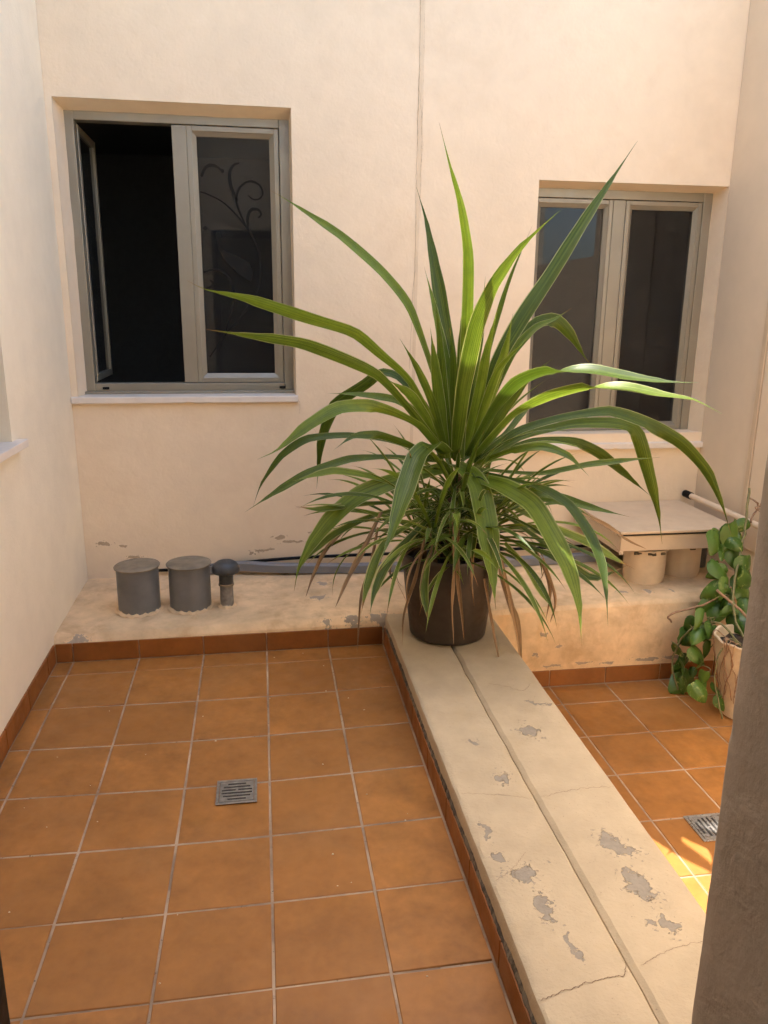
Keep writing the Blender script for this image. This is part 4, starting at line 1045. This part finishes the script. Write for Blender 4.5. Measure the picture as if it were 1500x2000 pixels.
for k, (kind, w, pts) in enumerate(LEAVES):
    P = catmull(pts, 8)
    if kind < 2:
        V0 = [Vector(q) for q in pts]
        lin = [V0[i].lerp(V0[i + 1], t / 8) for i in range(len(V0) - 1) for t in range(8)] + [V0[-1]]
        P = [p.lerp(q, .42) for p, q in zip(P, lin)]
    if kind == 0: me = leaf_mesh(P, w * (1.0 if k in (10, 11) else .86 if k in (20, 21, 22, 23) else .72), MT['leaf'], 36, .25 if k in (21, 22) else .36 if k in (10, 11, 23, 24) else .60, .15, prof=UPROF if k in (3, 4, 5, 6, 7, 20, 21, 22, 23) or 37 <= k <= 47 else WPROF, waves=.05)
    elif kind == 1: me = leaf_mesh(P, w, MT['leaf_small'], 20, .55, .22)
    else: me = leaf_mesh(P, w * .72, MT['leaf_dead'], 18, .5, .45, random.uniform(-1.6, 1.6), DEADP, .10)
    o = link('leaf' if kind < 2 else 'dry_leaf', me, plant)
    if kind == 2: o['label'] = 'brown dried leaf hanging over the pot'

# smaller side rosettes with narrow leaves round the main crown
def arc_leaf(base, az, el, L, droop, n=14):
    p = Vector(base); out = [p.copy()]
    e = el; step = L / n
    a = az
    for i in range(n):
        t = (i + 1) / n
        e -= droop * (0.35 + 1.3 * t) / n
        a += random.uniform(-.02, .02)
        p = p + Vector((math.cos(a) * math.cos(e), math.sin(a) * math.cos(e), math.sin(e))) * step
        out.append(p.copy())
    return out
rosettes = [(-.14, -.02, .48, 32), (.13, .02, .50, 32), (-.02, -.14, .45, 24), (.07, -.13, .50, 24), (-.11, -.12, .52, 28), (.15, -.08, .47, 28), (-.04, .10, .54, 12), (.02, -.05, .60, 26), (.02, 0, .70, 30)]
cnt = 0
for (dx, dy, dz, nl) in rosettes:
    c = Vector((PX + dx, PY + dy, PZ + dz))
    out_az = math.atan2(dy, dx)
    MB().tube([(PX + dx * .8, PY + dy * .8, PZ + .34), tuple(c)], [.014, .012], 7).build('side_stem', MT['bark'], plant, True)
    for i in range(nl):
        az = i * 2.39996 + random.uniform(-.3, .3)
        away = math.cos(az - out_az)
        q = i / nl
        el = math.radians(72 - 76 * q + random.uniform(-12, 12))
        L = random.uniform(.28, .50) + .18 * max(0, away) + .06 * q
        if dz > .7: el = math.radians(70 - 62 * q + random.uniform(-8, 8)); L = random.uniform(.24, .46)
        P = arc_leaf(c + Vector((0, 0, random.uniform(-.05, .03))), az, el, L, random.uniform(.35, 1.15) + .35 * q)
        if any(p.z < PZ + .38 and math.hypot(p.x - PX, p.y - PY) < .232 for p in P):
            P = [Vector((p.x, p.y, max(p.z, PZ + .42 + .02 * random.random()))) if math.hypot(p.x - PX, p.y - PY) < .24 else p for p in P]
        small = random.random() < .72
        me = leaf_mesh(P, random.uniform(.014, .024) if small else random.uniform(.022, .032), MT['leaf_small'] if small else MT['leaf'], 16, .35, .25)
        link('leaf', me, plant); cnt += 1
# dry leaves tucked under the rosettes
for i in range(12):
    az = random.uniform(0, 6.28)
    c = Vector((PX + .17 * math.cos(az), PY + .17 * math.sin(az), PZ + .45))
    P = arc_leaf(c, az, random.uniform(-.2, .5), random.uniform(.22, .42), random.uniform(1.6, 2.6))
    P = [p for p in P if p.z > PZ + .02 or math.hypot(p.x - PX, p.y - PY) > .35]
    me = leaf_mesh(P, random.uniform(.006, .013), MT['leaf_dead'], 14, .4, .45, random.uniform(-2, 2), DEADP, .1)
    o = link('dry_leaf', me, plant); o['label'] = 'brown dried leaf hanging over the pot'
tag(plant, 'large variegated spiky-leaved plant in a dark brown pot on the low wall', 'potted plant')

# ================================================================ TRAILING VINE IN ITS PLANTER
vine = empty('vine_planter', (3.17, -.30, -.268))
cx, cy = 3.17, -.30
pl = MB(); n = 48; rings = []
for (r, z) in [(.001, -.266), (.085, -.266), (.092, -.262), (.110, -.15), (.135, -.02), (.150, .06), (.158, .118), (.163, .128), (.160, .134), (.150, .130), (.140, .08)]:
    rings.append([(cx + r * math.cos(6.28319 * i / n), cy + r * math.sin(6.28319 * i / n), z + (.010 * mnoise.noise(Vector((3 * math.cos(6.28319 * i / n), 3 * math.sin(6.28319 * i / n), 1))) if z > .1 else 0)) for i in range(n)])
pl.quad_strip(rings, closed=True).build('planter', MT['planter'], vine, True, 50)
MB().lathe(cx, cy, [(.001, .10), (.08, .096), (.146, .09)], 30, .02).build('soil', MT['soil'], vine, True)
# heart-shaped leaf, tip along -z, facing -y
def heart():
    m = MB(); m.uv = []
    prof = [(-.5, .0), (-.46, .10), (-.38, .20), (-.24, .33), (-.06, .43), (.12, .47), (.28, .44), (.40, .34), (.46, .22), (.44, .10), (.36, .02)]
    rings = []
    for (z, w) in prof:
        row = []
        for e in (-1, -.5, 0, .5, 1):
            y = .42 * abs(e) ** 1.5 * w + .55 * (z - .05) ** 2 + .03 * math.sin(9 * z) * abs(e)
            row.append((e * w, y, z)); m.uv.append((.5 + e * w, .5 + z))
        rings.append(row)
    m.quad_strip(rings)
    return m.mesh('leaf', MT['pothos'], True)
hm = heart()
random.seed(5)
for (p, sz, a) in POTHOS_LEAVES:
    o = link('leaf', hm, vine)
    o.location = Vector(p) - vine.location
    sz *= 1.2
    o.scale = (sz * random.uniform(.62, .85), sz, sz * random.uniform(.95, 1.1))
    o.rotation_euler = Euler((random.uniform(-1.0, .25), math.radians(a + random.uniform(-15, 15)), random.uniform(-.85, .85)), 'XYZ')
def vine_path(name, pts, r, mat):
    P = catmull(pts, 6)
    P = [p + Vector((mnoise.noise(p * 23), mnoise.noise(p * 23 + Vector((7, 0, 0))), mnoise.noise(p * 23 + Vector((0, 9, 0))))) * .008 for p in P]
    MB().tube(P, r, 6).build(name, MT[mat], vine, True)
L3 = [p for p, _, _ in POTHOS_LEAVES]
top = (3.30, .02, .52)
vine_path('vine_stem', [(cx, cy, .09), (3.14, -.20, .2), (3.20, -.08, .34), (3.27, 0, .46), (3.33, .08, .62), (3.38, .16, .75)], .006, 'vine')
vine_path('vine_stem', [(cx - .05, cy, .1), (3.06, -.2, .17), (2.98, -.12, .12), (2.93, -.08, .0), (2.92, -.08, -.12), (2.94, -.12, -.22)], .005, 'vine')
vine_path('vine_stem', [(cx - .06, cy - .04, .1), (3.04, -.32, .14), (2.99, -.33, .02), (2.99, -.36, -.12), (3.0, -.42, -.22)], .004, 'vine')
vine_path('vine_stem', [(3.2, -.06, .30), (3.14, -.06, .25), (3.06, -.04, .20), (2.95, -.03, .17), (2.90, -.02, .14), (2.93, -.01, .10)], .005, 'root')
vine_path('vine_stem', [(3.10, -.1, .30), (3.2, -.2, .2), (3.3, -.3, .05)], .007, 'root')
for i in range(16):
    a = random.uniform(2.6, 5.2); r0 = .158
    z = .12
    pts = [(cx + .10 * math.cos(a), cy + .10 * math.sin(a), .12), (cx + (r0 + .006) * math.cos(a), cy + (r0 + .006) * math.sin(a), .145)]
    for k in range(4):
        a += random.uniform(-.25, .25); z -= random.uniform(.05, .10)
        rr = .098 + (z + .25) * .165 + .006
        pts.append((cx + rr * math.cos(a), cy + rr * math.sin(a), z))
    vine_path('root', [q for q in pts if q[2] > -.26], random.uniform(.0016, .003), 'root')
for i in range(7):
    p = Vector((3.46 + random.uniform(-.03, .02), .10 + random.uniform(-.08, .12), .56))
    pts = [p]
    for k in range(5): pts.append(pts[-1] + Vector((random.uniform(-.04, .045), random.uniform(-.05, .05), random.uniform(.0, .06))))
    vine_path('root', [tuple(q) for q in pts], random.uniform(.003, .006), 'root')
for i in range(10):
    s = random.choice(L3[10:]); s = Vector(s)
    vine_path('leaf_stalk', [tuple(s + Vector((0, .01, 0))), tuple(s + Vector((random.uniform(.0, .06), .02, .05))), tuple(s.lerp(Vector((3.0, -.15, s.z + .1)), .5))], .0025, 'vine')
tag(vine, 'trailing heart-leaved vine in a tapered cream planter beside the right wall', 'potted vine')

# a few crumbs and leaf bits on the paving
random.seed(77)
m = MB()
for i in range(34):
    x, y = random.uniform(0, 1.42), random.uniform(-2.2, .08)
    s = random.uniform(.0018, .0045); z = floor_z(x, y) + .0008
    an = random.uniform(0, 3.1)
    ring = [(x + s * random.uniform(.6, 1.3) * math.cos(an + t), y + s * random.uniform(.4, 1.0) * math.sin(an + t)) for t in (0, 1.3, 2.6, 3.9, 5.2)]
    m.quad_strip([[(px, py, z) for px, py in ring], [(x + (px - x) * .6, y + (py - y) * .6, z + s * .6) for px, py in ring]], closed=True, cap=True)
tag(m.build('debris', MT['planter']), 'tiny pale crumbs scattered on the left paving', 'debris', kind='stuff')
